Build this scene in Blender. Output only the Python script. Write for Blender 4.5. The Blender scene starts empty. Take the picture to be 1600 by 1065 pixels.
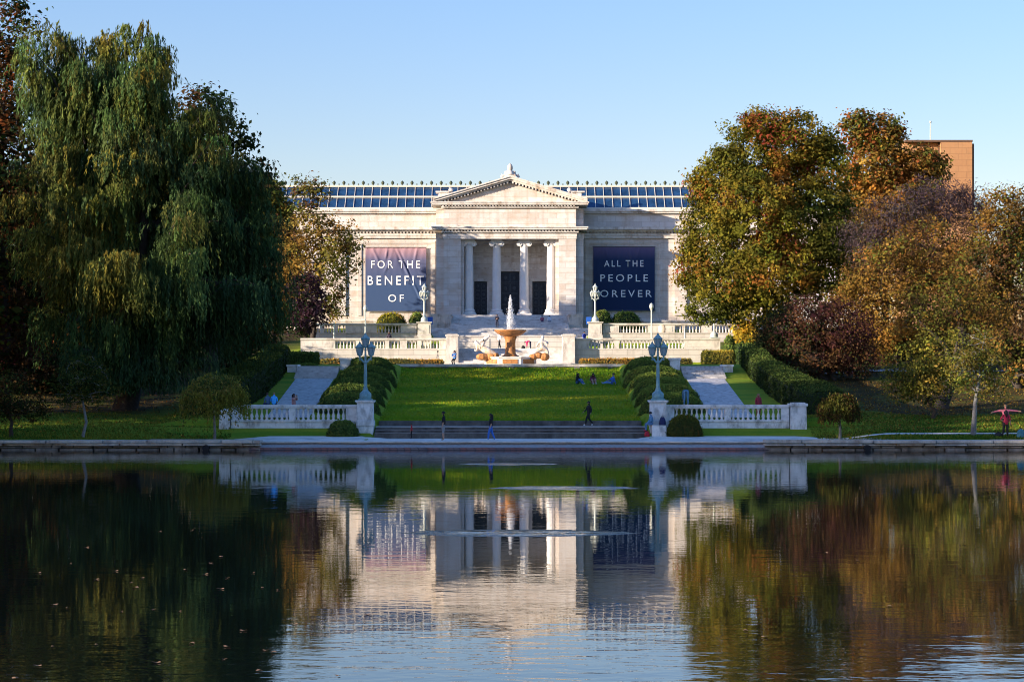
import bpy, math, random
import numpy as np
from mathutils import Vector, Matrix

sc = bpy.context.scene
COL = sc.collection
RND = random.Random(11)
rng = np.random.default_rng(11)
rad = math.radians

# ------------------------------------------------------------------ camera
CAMZ, F, PX, PY = 4.7, 3400.0, 797.0, 580.0      # eye height, focal length in photo pixels, principal point
cd = bpy.data.cameras.new('camera')
cam = bpy.data.objects.new('camera', cd); COL.objects.link(cam)
cam.location = (0, 0, CAMZ); cam.rotation_euler = (rad(90), 0, 0)
cd.sensor_width = 36; cd.lens = 36 * F / 1600
cd.shift_x = (800 - PX) / 1600; cd.shift_y = (PY - 532.5) / 1600
cd.clip_start = 0.5; cd.clip_end = 6000
sc.camera = cam

# ------------------------------------------------------------------ light
SUN_EL, SUN_AZ = 13.0, 64.0                        # elevation; degrees left of straight behind the camera
sdir = Vector((-math.sin(rad(SUN_AZ)) * math.cos(rad(SUN_EL)), -math.cos(rad(SUN_AZ)) * math.cos(rad(SUN_EL)), math.sin(rad(SUN_EL))))
w = bpy.data.worlds.new('World'); sc.world = w; w.use_nodes = True
nt = w.node_tree; nt.nodes.clear()
out = nt.nodes.new('ShaderNodeOutputWorld'); bg = nt.nodes.new('ShaderNodeBackground')
sky = nt.nodes.new('ShaderNodeTexSky'); sky.sky_type = 'NISHITA'; sky.sun_disc = False
sky.sun_elevation = rad(SUN_EL); sky.sun_rotation = rad(180 + SUN_AZ)
sky.air_density = 1.5; sky.dust_density = 0.5; sky.ozone_density = 4.0
tc = nt.nodes.new('ShaderNodeTexCoord'); nm = nt.nodes.new('ShaderNodeVectorMath')
nm.operation = 'NORMALIZE'
sz_ = nt.nodes.new('ShaderNodeSeparateXYZ'); cz_ = nt.nodes.new('ShaderNodeCombineXYZ')      # the pale lower sky reaches higher up the dome
def wm_(op, a, b):
    q = nt.nodes.new('ShaderNodeMath'); q.operation = op
    for i, v in enumerate((a, b)):
        if isinstance(v, (int, float)): q.inputs[i].default_value = v
        else: nt.links.new(v, q.inputs[i])
    return q.outputs[0]
nt.links.new(tc.outputs['Generated'], sz_.inputs[0]); zc_ = wm_('MAXIMUM', sz_.outputs[2], 0.0)
nt.links.new(sz_.outputs[0], cz_.inputs[0]); nt.links.new(sz_.outputs[1], cz_.inputs[1]); nt.links.new(wm_('DIVIDE', wm_('MULTIPLY', zc_, 1.6), wm_('ADD', wm_('MULTIPLY', zc_, 1.9), 1.0)), cz_.inputs[2])
nt.links.new(cz_.outputs[0], nm.inputs[0])
nt.links.new(nm.outputs[0], sky.inputs['Vector'])
tint = nt.nodes.new('ShaderNodeMixRGB'); tint.blend_type = 'MULTIPLY'; tint.inputs[0].default_value = 1.0; tint.inputs[2].default_value = (1.0, 0.84, 1.0, 1)   # clear autumn evening blue
hsv = nt.nodes.new('ShaderNodeHueSaturation'); hsv.inputs['Saturation'].default_value = 1.22
nt.links.new(sky.outputs[0], tint.inputs[1]); nt.links.new(tint.outputs[0], hsv.inputs['Color']); nt.links.new(hsv.outputs[0], bg.inputs[0]); nt.links.new(bg.outputs[0], out.inputs[0])
bg.inputs[1].default_value = 0.092
sl = bpy.data.lights.new('sun', 'SUN'); sl.energy = 3.7; sl.angle = rad(0.5); sl.color = (1.0, 0.84, 0.66)
so = bpy.data.objects.new('sun', sl); COL.objects.link(so); so.rotation_euler = sdir.to_track_quat('Z', 'Y').to_euler()
so.location = (-200, -100, 120)
sc.view_settings.view_transform = 'Standard'; sc.view_settings.look = 'None'
sc.view_settings.exposure = 1.72; sc.view_settings.gamma = 1.0
sc.cycles.max_bounces = 6; sc.cycles.diffuse_bounces = 2; sc.cycles.glossy_bounces = 3; sc.cycles.transmission_bounces = 3
sc.cycles.transparent_max_bounces = 6; sc.cycles.caustics_reflective = False; sc.cycles.caustics_refractive = False
sc.cycles.filter_width = 1.05; sc.cycles.use_adaptive_sampling = True; sc.cycles.adaptive_threshold = 0.02; sc.cycles.use_denoising = True

# ------------------------------------------------------------------ helpers
def W(px, py, Y):
    """photo pixel at depth Y -> world X, Z (used to take sizes off the photograph)"""
    return (px - PX) * Y / F, CAMZ + (PY - py) * Y / F

def tag(o, label=None, cat=None, group=None, kind=None):
    if label: o['label'] = label
    if cat: o['category'] = cat
    if group: o['group'] = group
    if kind: o['kind'] = kind
    return o

def thing(name, loc, label, cat, group=None, rz=0.0):
    o = bpy.data.objects.new(name, None); COL.objects.link(o)
    o.location = loc; o.rotation_euler = (0, 0, rz); o.empty_display_size = 0.3
    return tag(o, label, cat, group)

def kids(o): return list(o.children)

def dup(root, loc, label, rz=None, scale=None, group=None):
    r = root.copy(); COL.objects.link(r); r.location = loc
    if rz is not None: r.rotation_euler = (0, 0, rz)
    if scale is not None: r.scale = scale
    r['label'] = label
    if group: r['group'] = group
    for ch in kids(root):
        c = ch.copy(); COL.objects.link(c); c.parent = r
        for g in kids(ch):
            d = g.copy(); COL.objects.link(d); d.parent = c
    return r

def raw_mesh(name, V, Fq, mats, col=None, smooth=False, mi=None):
    """V (n,3) array, Fq (m,4) or list of faces"""
    me = bpy.data.meshes.new(name)
    V = np.asarray(V, dtype=np.float32)
    if isinstance(Fq, np.ndarray):
        m, k = Fq.shape
        me.vertices.add(len(V)); me.vertices.foreach_set('co', V.ravel())
        me.loops.add(m * k); me.loops.foreach_set('vertex_index', Fq.ravel().astype(np.int32))
        me.polygons.add(m); me.polygons.foreach_set('loop_start', np.arange(0, m * k, k, dtype=np.int32))
        me.update(calc_edges=True)
    else:
        me.from_pydata(V.tolist(), [], Fq); me.update()
    if mi is not None: me.polygons.foreach_set('material_index', np.asarray(mi, dtype=np.int32))
    if smooth: me.polygons.foreach_set('use_smooth', np.ones(len(me.polygons), dtype=bool))
    if col is not None:
        a = me.attributes.new('col', 'FLOAT_COLOR', 'POINT')
        a.data.foreach_set('color', np.asarray(col, dtype=np.float32).ravel())
    for m_ in (mats if isinstance(mats, (list, tuple)) else [mats]): me.materials.append(m_)
    return me

def link(name, me, parent=None, loc=None):
    o = bpy.data.objects.new(name, me); COL.objects.link(o)
    if parent: o.parent = parent
    if loc is not None: o.location = loc
    return o

class MB:
    def __init__(s): s.v = []; s.f = []; s.mi = []
    def add(s, V, Fs, m=0):
        b = len(s.v); s.v += [tuple(p) for p in V]
        for f in Fs: s.f.append([b + i for i in f]); s.mi.append(m)
    def box(s, x0, x1, y0, y1, z0, z1, m=0, t=0.0):
        """t tapers the top inwards"""
        V = [(x0, y0, z0), (x1, y0, z0), (x1, y1, z0), (x0, y1, z0), (x0 + t, y0 + t, z1), (x1 - t, y0 + t, z1), (x1 - t, y1 - t, z1), (x0 + t, y1 - t, z1)]
        s.add(V, [(0, 3, 2, 1), (4, 5, 6, 7), (0, 1, 5, 4), (1, 2, 6, 5), (2, 3, 7, 6), (3, 0, 4, 7)], m)
    def lathe(s, prof, cx=0, cy=0, n=16, m=0, cz=0, ph=0.0):
        V = []; Fs = []
        for r, z in prof:
            for i in range(n):
                a = 2 * math.pi * i / n + ph; V.append((cx + r * math.cos(a), cy + r * math.sin(a), cz + z))
        for j in range(len(prof) - 1):
            for i in range(n):
                k = (i + 1) % n; Fs.append((j * n + i, j * n + k, (j + 1) * n + k, (j + 1) * n + i))
        Fs.append(tuple(range(n - 1, -1, -1))); Fs.append(tuple((len(prof) - 1) * n + i for i in range(n)))
        s.add(V, Fs, m)
    def tube(s, pts, rr, n=8, m=0):
        pts = [Vector(p) for p in pts]; V = []; Fs = []
        if not isinstance(rr, (list, tuple)): rr = [rr] * len(pts)
        prev = None
        for i, p in enumerate(pts):
            d = (pts[min(i + 1, len(pts) - 1)] - pts[max(i - 1, 0)])
            d = d.normalized() if d.length > 1e-6 else Vector((0, 0, 1))
            if prev is None:
                a = d.orthogonal().normalized()
            else:
                a = (prev - d * prev.dot(d)); a = a.normalized() if a.length > 1e-6 else d.orthogonal().normalized()
            prev = a; b = d.cross(a)
            for k in range(n):
                th = 2 * math.pi * k / n; V.append(p + (a * math.cos(th) + b * math.sin(th)) * rr[i])
        for j in range(len(pts) - 1):
            for i in range(n):
                k = (i + 1) % n; Fs.append((j * n + i, j * n + k, (j + 1) * n + k, (j + 1) * n + i))
        Fs.append(tuple(range(n - 1, -1, -1))); Fs.append(tuple((len(pts) - 1) * n + i for i in range(n)))
        s.add(V, Fs, m)
    def ball(s, c, r, nu=12, nv=8, m=0, sz=(1, 1, 1)):
        prof = [(max(1e-3, math.sin(math.pi * j / nv)) * 1.0, -math.cos(math.pi * j / nv)) for j in range(nv + 1)]
        b = len(s.v); V = []; Fs = []
        for q, z in prof:
            for i in range(nu):
                a = 2 * math.pi * i / nu; V.append((c[0] + r * sz[0] * q * math.cos(a), c[1] + r * sz[1] * q * math.sin(a), c[2] + r * sz[2] * z))
        for j in range(nv):
            for i in range(nu):
                k = (i + 1) % nu; Fs.append((j * nu + i, j * nu + k, (j + 1) * nu + k, (j + 1) * nu + i))
        s.add(V, Fs, m)
    def build(s, name, mats, parent=None, smooth=False, off=None):
        V = np.array(s.v, dtype=np.float32).reshape(-1, 3)
        if off is None and parent is not None and parent.type == 'EMPTY': off = parent.location
        if off is not None: V = V - np.array(off, dtype=np.float32)
        me = raw_mesh(name, V, s.f, mats, mi=s.mi)
        if smooth:
            me.polygons.foreach_set('use_smooth', np.ones(len(me.polygons), dtype=bool))
            try: me.set_sharp_from_angle(angle=rad(38))
            except Exception: pass
        return link(name, me, parent)

# ------------------------------------------------------------------ materials
def nodes(name):
    m = bpy.data.materials.new(name); m.use_nodes = True
    n = m.node_tree; b = n.nodes['Principled BSDF']
    return m, n, b

def mat(name, col, rough=0.7, var=0.2, scale=3.0, bump=0.0, bscale=20.0, metal=0.0, spec=0.3, stain=None, stain_scale=0.8):
    m, n, b = nodes(name); L = n.links.new
    tcn = n.nodes.new('ShaderNodeTexCoord')
    nz = n.nodes.new('ShaderNodeTexNoise'); nz.inputs['Scale'].default_value = scale; nz.inputs['Detail'].default_value = 6; nz.inputs['Roughness'].default_value = 0.65
    L(tcn.outputs['Object'], nz.inputs['Vector'])
    rp = n.nodes.new('ShaderNodeValToRGB'); rp.color_ramp.elements[0].position = 0.3; rp.color_ramp.elements[1].position = 0.7
    rp.color_ramp.elements[0].color = (*[c * (1 - var) for c in col], 1); rp.color_ramp.elements[1].color = (*[min(1, c * (1 + var)) for c in col], 1)
    L(nz.outputs['Fac'], rp.inputs[0]); src = rp.outputs[0]
    if stain:
        n2 = n.nodes.new('ShaderNodeTexNoise'); n2.inputs['Scale'].default_value = stain_scale; n2.inputs['Detail'].default_value = 8; n2.inputs['Roughness'].default_value = 0.7
        mpn = n.nodes.new('ShaderNodeMapping'); mpn.inputs['Scale'].default_value = (1, 1, 0.45); mpn.inputs['Location'].default_value = (7, 3, 1)
        L(tcn.outputs['Object'], mpn.inputs['Vector']); L(mpn.outputs[0], n2.inputs['Vector'])
        r2 = n.nodes.new('ShaderNodeValToRGB'); r2.color_ramp.elements[0].position = 0.48; r2.color_ramp.elements[1].position = 0.68
        L(n2.outputs['Fac'], r2.inputs[0])
        mx = n.nodes.new('ShaderNodeMixRGB'); mx.inputs[2].default_value = (*stain, 1); L(r2.outputs[0], mx.inputs[0]); L(src, mx.inputs[1]); src = mx.outputs[0]
    L(src, b.inputs['Base Color'])
    b.inputs['Roughness'].default_value = rough; b.inputs['Metallic'].default_value = metal; b.inputs['Specular IOR Level'].default_value = spec
    if bump:
        nb = n.nodes.new('ShaderNodeTexNoise'); nb.inputs['Scale'].default_value = bscale; nb.inputs['Detail'].default_value = 5
        L(tcn.outputs['Object'], nb.inputs['Vector'])
        bm = n.nodes.new('ShaderNodeBump'); bm.inputs['Strength'].default_value = 1.0; bm.inputs['Distance'].default_value = bump
        L(nb.outputs['Fac'], bm.inputs['Height']); L(bm.outputs[0], b.inputs['Normal'])
    return m

def ashlar(name, c1, c2, mortar, bw=1.6, bh=0.62, msz=0.018, stain=(0.3, 0.25, 0.19), stain_amt=0.4, rough=0.75):
    """coursed stone: blocks of varying tone, joints, weather streaks"""
    m, n, b = nodes(name); L = n.links.new
    tcn = n.nodes.new('ShaderNodeTexCoord'); sp = n.nodes.new('ShaderNodeSeparateXYZ'); L(tcn.outputs['Object'], sp.inputs[0])
    ad = n.nodes.new('ShaderNodeMath'); L(sp.outputs[0], ad.inputs[0]); L(sp.outputs[1], ad.inputs[1])
    cb = n.nodes.new('ShaderNodeCombineXYZ'); L(ad.outputs[0], cb.inputs[0]); L(sp.outputs[2], cb.inputs[1])
    bk = n.nodes.new('ShaderNodeTexBrick'); bk.offset = 0.5
    bk.inputs['Scale'].default_value = 1.0; bk.inputs['Brick Width'].default_value = bw; bk.inputs['Row Height'].default_value = bh
    bk.inputs['Mortar Size'].default_value = msz; bk.inputs['Mortar Smooth'].default_value = 0.3
    bk.inputs['Color1'].default_value = (*c1, 1); bk.inputs['Color2'].default_value = (*c2, 1); bk.inputs['Mortar'].default_value = (*mortar, 1)
    L(cb.outputs[0], bk.inputs['Vector'])
    nz = n.nodes.new('ShaderNodeTexNoise'); nz.inputs['Scale'].default_value = 0.55; nz.inputs['Detail'].default_value = 9; nz.inputs['Roughness'].default_value = 0.68
    mpn = n.nodes.new('ShaderNodeMapping'); mpn.inputs['Scale'].default_value = (1, 1, 1.6); L(tcn.outputs['Object'], mpn.inputs['Vector']); L(mpn.outputs[0], nz.inputs['Vector'])
    rp = n.nodes.new('ShaderNodeValToRGB'); rp.color_ramp.elements[0].position = 0.46; rp.color_ramp.elements[1].position = 0.72
    rp.color_ramp.elements[1].color = (stain_amt,) * 3 + (1,); L(nz.outputs['Fac'], rp.inputs[0])
    mx = n.nodes.new('ShaderNodeMixRGB'); mx.inputs[2].default_value = (*stain, 1); L(rp.outputs[0], mx.inputs[0]); L(bk.outputs['Color'], mx.inputs[1])
    n3 = n.nodes.new('ShaderNodeTexNoise'); n3.inputs['Scale'].default_value = 1.0; n3.inputs['Detail'].default_value = 6; m3 = n.nodes.new('ShaderNodeMapping'); m3.inputs['Scale'].default_value = (1.7, 1.7, 0.10); L(tcn.outputs['Object'], m3.inputs['Vector']); L(m3.outputs[0], n3.inputs['Vector'])
    r3 = n.nodes.new('ShaderNodeValToRGB'); r3.color_ramp.elements[0].position = 0.54; r3.color_ramp.elements[1].position = 0.75; r3.color_ramp.elements[1].color = (0.45, 0.45, 0.45, 1); L(n3.outputs['Fac'], r3.inputs[0])
    x3 = n.nodes.new('ShaderNodeMixRGB'); x3.inputs[2].default_value = (*[c * 0.75 for c in stain], 1); L(r3.outputs[0], x3.inputs[0]); L(mx.outputs[0], x3.inputs[1])
    L(x3.outputs[0], b.inputs['Base Color']); b.inputs['Roughness'].default_value = rough; b.inputs['Specular IOR Level'].default_value = 0.25
    bm = n.nodes.new('ShaderNodeBump'); bm.inputs['Distance'].default_value = 0.01; bm.inputs['Strength'].default_value = 0.7; bm.invert = True
    L(bk.outputs['Fac'], bm.inputs['Height']); L(bm.outputs[0], b.inputs['Normal'])
    return m

def leafmat(name, trans=0.35, rough=0.6, gloss=0.04):
    m = bpy.data.materials.new(name); m.use_nodes = True; n = m.node_tree; n.nodes.clear(); L = n.links.new
    o = n.nodes.new('ShaderNodeOutputMaterial'); at = n.nodes.new('ShaderNodeAttribute'); at.attribute_name = 'col'
    d = n.nodes.new('ShaderNodeBsdfDiffuse'); t = n.nodes.new('ShaderNodeBsdfTranslucent'); mx = n.nodes.new('ShaderNodeMixShader'); mx.inputs[0].default_value = trans
    L(at.outputs['Color'], d.inputs[0]); L(at.outputs['Color'], t.inputs[0]); L(d.outputs[0], mx.inputs[1]); L(t.outputs[0], mx.inputs[2])
    L(mx.outputs[0], o.inputs[0])
    return m

M = {}
M['marble'] = ashlar('museum_marble', (0.66, 0.62, 0.575), (0.52, 0.465, 0.415), (0.42, 0.375, 0.325), 2.3, 0.70, 0.020, (0.44, 0.32, 0.22), 0.75)
M['marble_trim'] = mat('museum_trim_marble', (0.62, 0.575, 0.52), 0.7, 0.14, 1.2, stain=(0.32, 0.235, 0.165), stain_scale=0.9)
M['marble_smooth'] = mat('column_marble', (0.70, 0.67, 0.63), 0.6, 0.08, 1.5)
M['terrace'] = ashlar('terrace_marble', (0.56, 0.52, 0.47), (0.48, 0.44, 0.39), (0.30, 0.27, 0.24), 1.5, 0.55, 0.014, (0.30, 0.26, 0.22), 0.6)
M['terrace_trim'] = mat('terrace_trim', (0.56, 0.52, 0.46), 0.7, 0.14, 1.5, stain=(0.28, 0.24, 0.20), stain_scale=1.2)
M['limestone'] = mat('weathered_limestone', (0.74, 0.73, 0.70), 0.85, 0.15, 3.0, 0.01, 25, stain=(0.27, 0.265, 0.24), stain_scale=1.6)
M['step_stone'] = mat('step_stone', (0.56, 0.54, 0.51), 0.85, 0.15, 2.0, 0.008, 20, stain=(0.34, 0.31, 0.28), stain_scale=1.0)
M['dark_step'] = mat('dark_stone', (0.13, 0.125, 0.12), 0.85, 0.4, 2.0, 0.01, 15, stain=(0.05, 0.048, 0.046), stain_scale=0.7)
M['step_edge'] = mat('pale_step_edge', (0.60, 0.58, 0.55), 0.85, 0.25, 2.0)  # pale strip along the edge of the top step
M['step_mid'] = mat('mid_step_edge', (0.24, 0.23, 0.22), 0.85, 0.4, 1.5)  # mid-tone strip along the edges of the lower steps
M['concrete'] = mat('walkway_concrete', (0.66, 0.62, 0.56), 0.85, 0.12, 1.2, 0.006, 30, stain=(0.32, 0.31, 0.29), stain_scale=0.5)
M['paving'] = mat('stone_path', (0.48, 0.46, 0.44), 0.85, 0.2, 1.6, 0.01, 12, stain=(0.22, 0.20, 0.18), stain_scale=3.5)
M['patina'] = mat('green_patina_metal', (0.16, 0.30, 0.32), 0.55, 0.3, 5.0, metal=0.15, stain=(0.30, 0.42, 0.42), stain_scale=2.5)
M['patina_pale'] = mat('pale_or_sunlit_metal', (0.44, 0.48, 0.45), 0.5, 0.12, 4.0, metal=0.1)  # upper lamps: sunlit patina put into the colour; slim poles plain white
M['lamp_glass'] = mat('frosted_lamp_glass', (0.32, 0.38, 0.40), 0.2, 0.1, 4.0, spec=0.5)
M['lamp_glass_pale'] = mat('opal_lamp_glass', (0.52, 0.53, 0.50), 0.25, 0.05, 4.0, spec=0.5)
M['bronze'] = mat('dark_bronze_door', (0.018, 0.025, 0.04), 0.4, 0.3, 3.0, metal=0.3)
M['bronze_relief'] = mat('bronze_relief', (0.05, 0.06, 0.075), 0.45, 0.3, 3.0, metal=0.3)
M['skyglass'] = mat('skylight_glass', (0.014, 0.045, 0.105), 0.12, 0.5, 0.8, spec=0.6)
M['mullion'] = mat('pale_glazing_bar', (0.60, 0.55, 0.46), 0.6, 0.08, 2.0)
M['verdigris'] = mat('verdigris_finial', (0.07, 0.085, 0.05), 0.7, 0.3, 3.0)
M['tan_brick'] = ashlar('tan_tower_brick', (0.40, 0.215, 0.10), (0.37, 0.195, 0.09), (0.30, 0.16, 0.075), 3.2, 1.15, 0.05, (0.32, 0.165, 0.08), 0.5)
M['bark'] = mat('dark_bark', (0.045, 0.035, 0.028), 0.9, 0.4, 4.0, 0.03, 9)
M['bark_grey'] = mat('grey_bark', (0.16, 0.15, 0.14), 0.9, 0.4, 3.0, 0.02, 12, stain=(0.30, 0.31, 0.29), stain_scale=3.0)
M['leaf'] = leafmat('leaves')
M['hedge_leaf'] = leafmat('hedge_leaves', 0.08)
M['hedge_core'] = mat('hedge_inner', (0.012, 0.022, 0.010), 0.9, 0.4, 6.0)
M['red_stone'] = ashlar('wet_red_stone', (0.27, 0.10, 0.075), (0.17, 0.13, 0.12), (0.04, 0.035, 0.035), 0.42, 0.16, 0.02, (0.06, 0.05, 0.05), 0.6)
M['apron'] = mat('grey_pebbled_apron', (0.30, 0.275, 0.26), 0.8, 0.3, 6.0, 0.02, 18)
M['edge_top'] = mat('pale_ledge_stone', (0.50, 0.46, 0.39), 0.85, 0.25, 1.3, 0.01, 10, stain=(0.26, 0.21, 0.17), stain_scale=1.4)
M['edge_low'] = mat('dark_ledge_stone', (0.24, 0.20, 0.16), 0.85, 0.4, 1.7, 0.02, 9, stain=(0.08, 0.065, 0.055), stain_scale=1.2)
M['rust_marble'] = mat('iron_stained_marble', (0.40, 0.175, 0.055), 0.6, 0.45, 3.0, stain=(0.14, 0.075, 0.04), stain_scale=2.2)
M['white_marble'] = mat('white_carved_marble', (0.70, 0.65, 0.58), 0.6, 0.12, 2.2, stain=(0.55, 0.34, 0.16), stain_scale=1.3)
M['blue_sign'] = mat('blue_sign_panel', (0.02, 0.10, 0.42), 0.5, 0.05, 2.0)
M['white_paint'] = mat('white_letter_ink', (0.80, 0.80, 0.80), 0.7, 0.02, 2.0)
M['black_item'] = mat('black_fabric_item', (0.012, 0.012, 0.014), 0.7, 0.2, 5.0)
M['tripod'] = mat('grey_metal_leg', (0.10, 0.10, 0.11), 0.5, 0.1, 5.0)
M['asphalt'] = mat('path_asphalt', (0.22, 0.22, 0.215), 0.9, 0.15, 2.0)

def plain(name, col, rough=0.75):
    if name not in M: M[name] = mat(name, col, rough, 0.18, 7.0)
    return M[name]

# ------------------------------------------------------------------ terrain
def ss(x, a, b):
    t = np.clip((x - a) / (b - a), 0, 1); return t * t * (3 - 2 * t)

def H(x, y):
    x = np.asarray(x, float); y = np.asarray(y, float); ax = np.abs(x)
    outer = np.interp(y, [130.4, 131.1, 131.25, 134.5, 137, 141, 150, 165, 175, 215, 245, 285, 330, 900], [-0.2, 0.05, 0.60, 0.92, 1.1, 1.45, 2.3, 4.0, 4.9, 6.2, 8.2, 10.2, 11, 12])
    side = np.interp(y, [130.4, 131.1, 131.25, 137, 138.3, 138.9, 139.15, 142, 160, 164.5, 171, 214.6, 215.4, 241.6, 242.4, 270, 285], [-0.2, 0.05, 0.42, 0.60, 1.12, 1.14, 1.70, 1.88, 4.15, 5.0, 5.25, 5.33, 6.95, 7.6, 8.9, 9.6, 10.4])
    cen = np.interp(y, [130.4, 131.1, 131.25, 137, 140.85, 141.1, 166, 170.6, 171.2, 212, 212.2, 214.6, 217.5, 231, 236, 258, 285], [-0.2, 0.05, 0.40, 0.45, 0.6, 1.47, 3.98, 4.92, 5.20, 5.28, 5.0, 5.0, 6.8, 6.85, 8.2, 8.3, 9.0])
    c = ss(ax, 8.35, 8.9); s = ss(ax, 19.6, 23.5)
    north = cen * (1 - c) + side * c
    north = north * (1 - s) + outer * s
    # low roughness off the formal axis
    north = north + s * (0.10 * np.sin(x * 0.23 + y * 0.11) + 0.07 * np.sin(x * 0.51 - y * 0.37)) * ss(y, 133, 145)
    bank = 0.8 + 0.6 * ss(ax, 45, 70)
    side_l = ss(-x, 37, 40); side_r = ss(x, 60, 64)
    lag = -1.2 + (bank + 1.2) * np.maximum(side_l, side_r)
    south = 3.0 + (-1.2 - 3.0) * ss(y, 4, 24)
    lag = np.where(y < 24, np.maximum(south, lag), lag)
    t = ss(y, 129.9, 130.4)
    return lag * (1 - t) + north * t

def Hs(x, y): return float(H(np.array([x]), np.array([y]))[0])

xs = np.unique(np.concatenate([np.linspace(-700, -60, 30), np.linspace(-60, -24, 37), np.linspace(-24, 24, 121), np.linspace(24, 60, 37), np.linspace(60, 700, 30), [-8.35, 8.35, -8.9, 8.9]]))
ys = np.unique(np.concatenate([np.linspace(-150, 4, 12), np.linspace(4, 126, 40), np.linspace(126, 180, 109), np.linspace(180, 290, 111), np.linspace(290, 1000, 30), [129.9, 130.1, 130.4, 131.1, 131.25, 138.9, 139.15, 140.85, 141.1, 170.6, 171.2, 212.2, 214.6, 215.4, 241.6, 242.4]]))
XX, YY = np.meshgrid(xs, ys); ZZ = H(XX, YY)
nx, ny = len(xs), len(ys)
V = np.stack([XX.ravel(), YY.ravel(), ZZ.ravel()], 1)
ii, jj = np.meshgrid(np.arange(nx - 1), np.arange(ny - 1)); a = (jj * nx + ii).ravel()
Fq = np.stack([a, a + 1, a + 1 + nx, a + nx], 1)

def ground_mat():
    m, n, b = nodes('grass_and_leaf_litter'); L = n.links.new
    tcn = n.nodes.new('ShaderNodeTexCoord'); sp = n.nodes.new('ShaderNodeSeparateXYZ'); L(tcn.outputs['Object'], sp.inputs[0])
    def noise(scale, detail, sx=1, sy=1):
        mpn = n.nodes.new('ShaderNodeMapping'); mpn.inputs['Scale'].default_value = (sx, sy, 1); L(tcn.outputs['Object'], mpn.inputs['Vector'])
        z = n.nodes.new('ShaderNodeTexNoise'); z.inputs['Scale'].default_value = scale; z.inputs['Detail'].default_value = detail; z.inputs['Roughness'].default_value = 0.65
        L(mpn.outputs[0], z.inputs['Vector']); return z.outputs['Fac']
    def ramp(src, p0, p1, c0, c1):
        r = n.nodes.new('ShaderNodeValToRGB'); r.color_ramp.elements[0].position = p0; r.color_ramp.elements[1].position = p1
        r.color_ramp.elements[0].color = (*c0, 1); r.color_ramp.elements[1].color = (*c1, 1); L(src, r.inputs[0]); return r.outputs[0]
    def mix(f, a_, b_):
        x_ = n.nodes.new('ShaderNodeMixRGB')
        if isinstance(f, float): x_.inputs[0].default_value = f
        else: L(f, x_.inputs[0])
        L(a_, x_.inputs[1]); L(b_, x_.inputs[2]); return x_.outputs[0]
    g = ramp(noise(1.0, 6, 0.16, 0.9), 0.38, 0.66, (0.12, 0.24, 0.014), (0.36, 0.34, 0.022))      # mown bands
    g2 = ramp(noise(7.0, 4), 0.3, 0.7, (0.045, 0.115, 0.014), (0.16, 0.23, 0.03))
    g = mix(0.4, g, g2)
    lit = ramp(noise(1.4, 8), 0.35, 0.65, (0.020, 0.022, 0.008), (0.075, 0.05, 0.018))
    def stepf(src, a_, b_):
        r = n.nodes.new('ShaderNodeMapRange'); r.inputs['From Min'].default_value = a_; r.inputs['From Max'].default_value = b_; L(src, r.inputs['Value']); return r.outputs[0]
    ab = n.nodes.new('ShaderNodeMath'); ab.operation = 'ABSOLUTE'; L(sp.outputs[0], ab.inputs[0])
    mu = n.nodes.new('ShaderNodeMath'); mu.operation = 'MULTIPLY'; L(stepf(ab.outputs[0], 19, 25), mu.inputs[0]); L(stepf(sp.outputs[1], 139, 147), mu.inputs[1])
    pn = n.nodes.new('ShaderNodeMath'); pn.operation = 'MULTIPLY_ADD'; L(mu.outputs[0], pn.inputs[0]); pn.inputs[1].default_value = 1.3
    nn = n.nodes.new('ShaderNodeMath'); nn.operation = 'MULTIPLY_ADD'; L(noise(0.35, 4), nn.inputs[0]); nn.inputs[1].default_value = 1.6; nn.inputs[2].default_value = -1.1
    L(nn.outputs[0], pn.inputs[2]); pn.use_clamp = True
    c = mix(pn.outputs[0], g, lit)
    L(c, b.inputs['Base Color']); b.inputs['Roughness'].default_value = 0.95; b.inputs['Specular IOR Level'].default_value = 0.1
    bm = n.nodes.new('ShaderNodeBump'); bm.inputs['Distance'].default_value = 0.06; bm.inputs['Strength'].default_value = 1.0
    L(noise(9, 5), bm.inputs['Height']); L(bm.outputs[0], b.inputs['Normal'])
    return m
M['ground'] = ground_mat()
tag(link('ground', raw_mesh('ground', V, Fq, M['ground'], smooth=True)), kind='structure')

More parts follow.
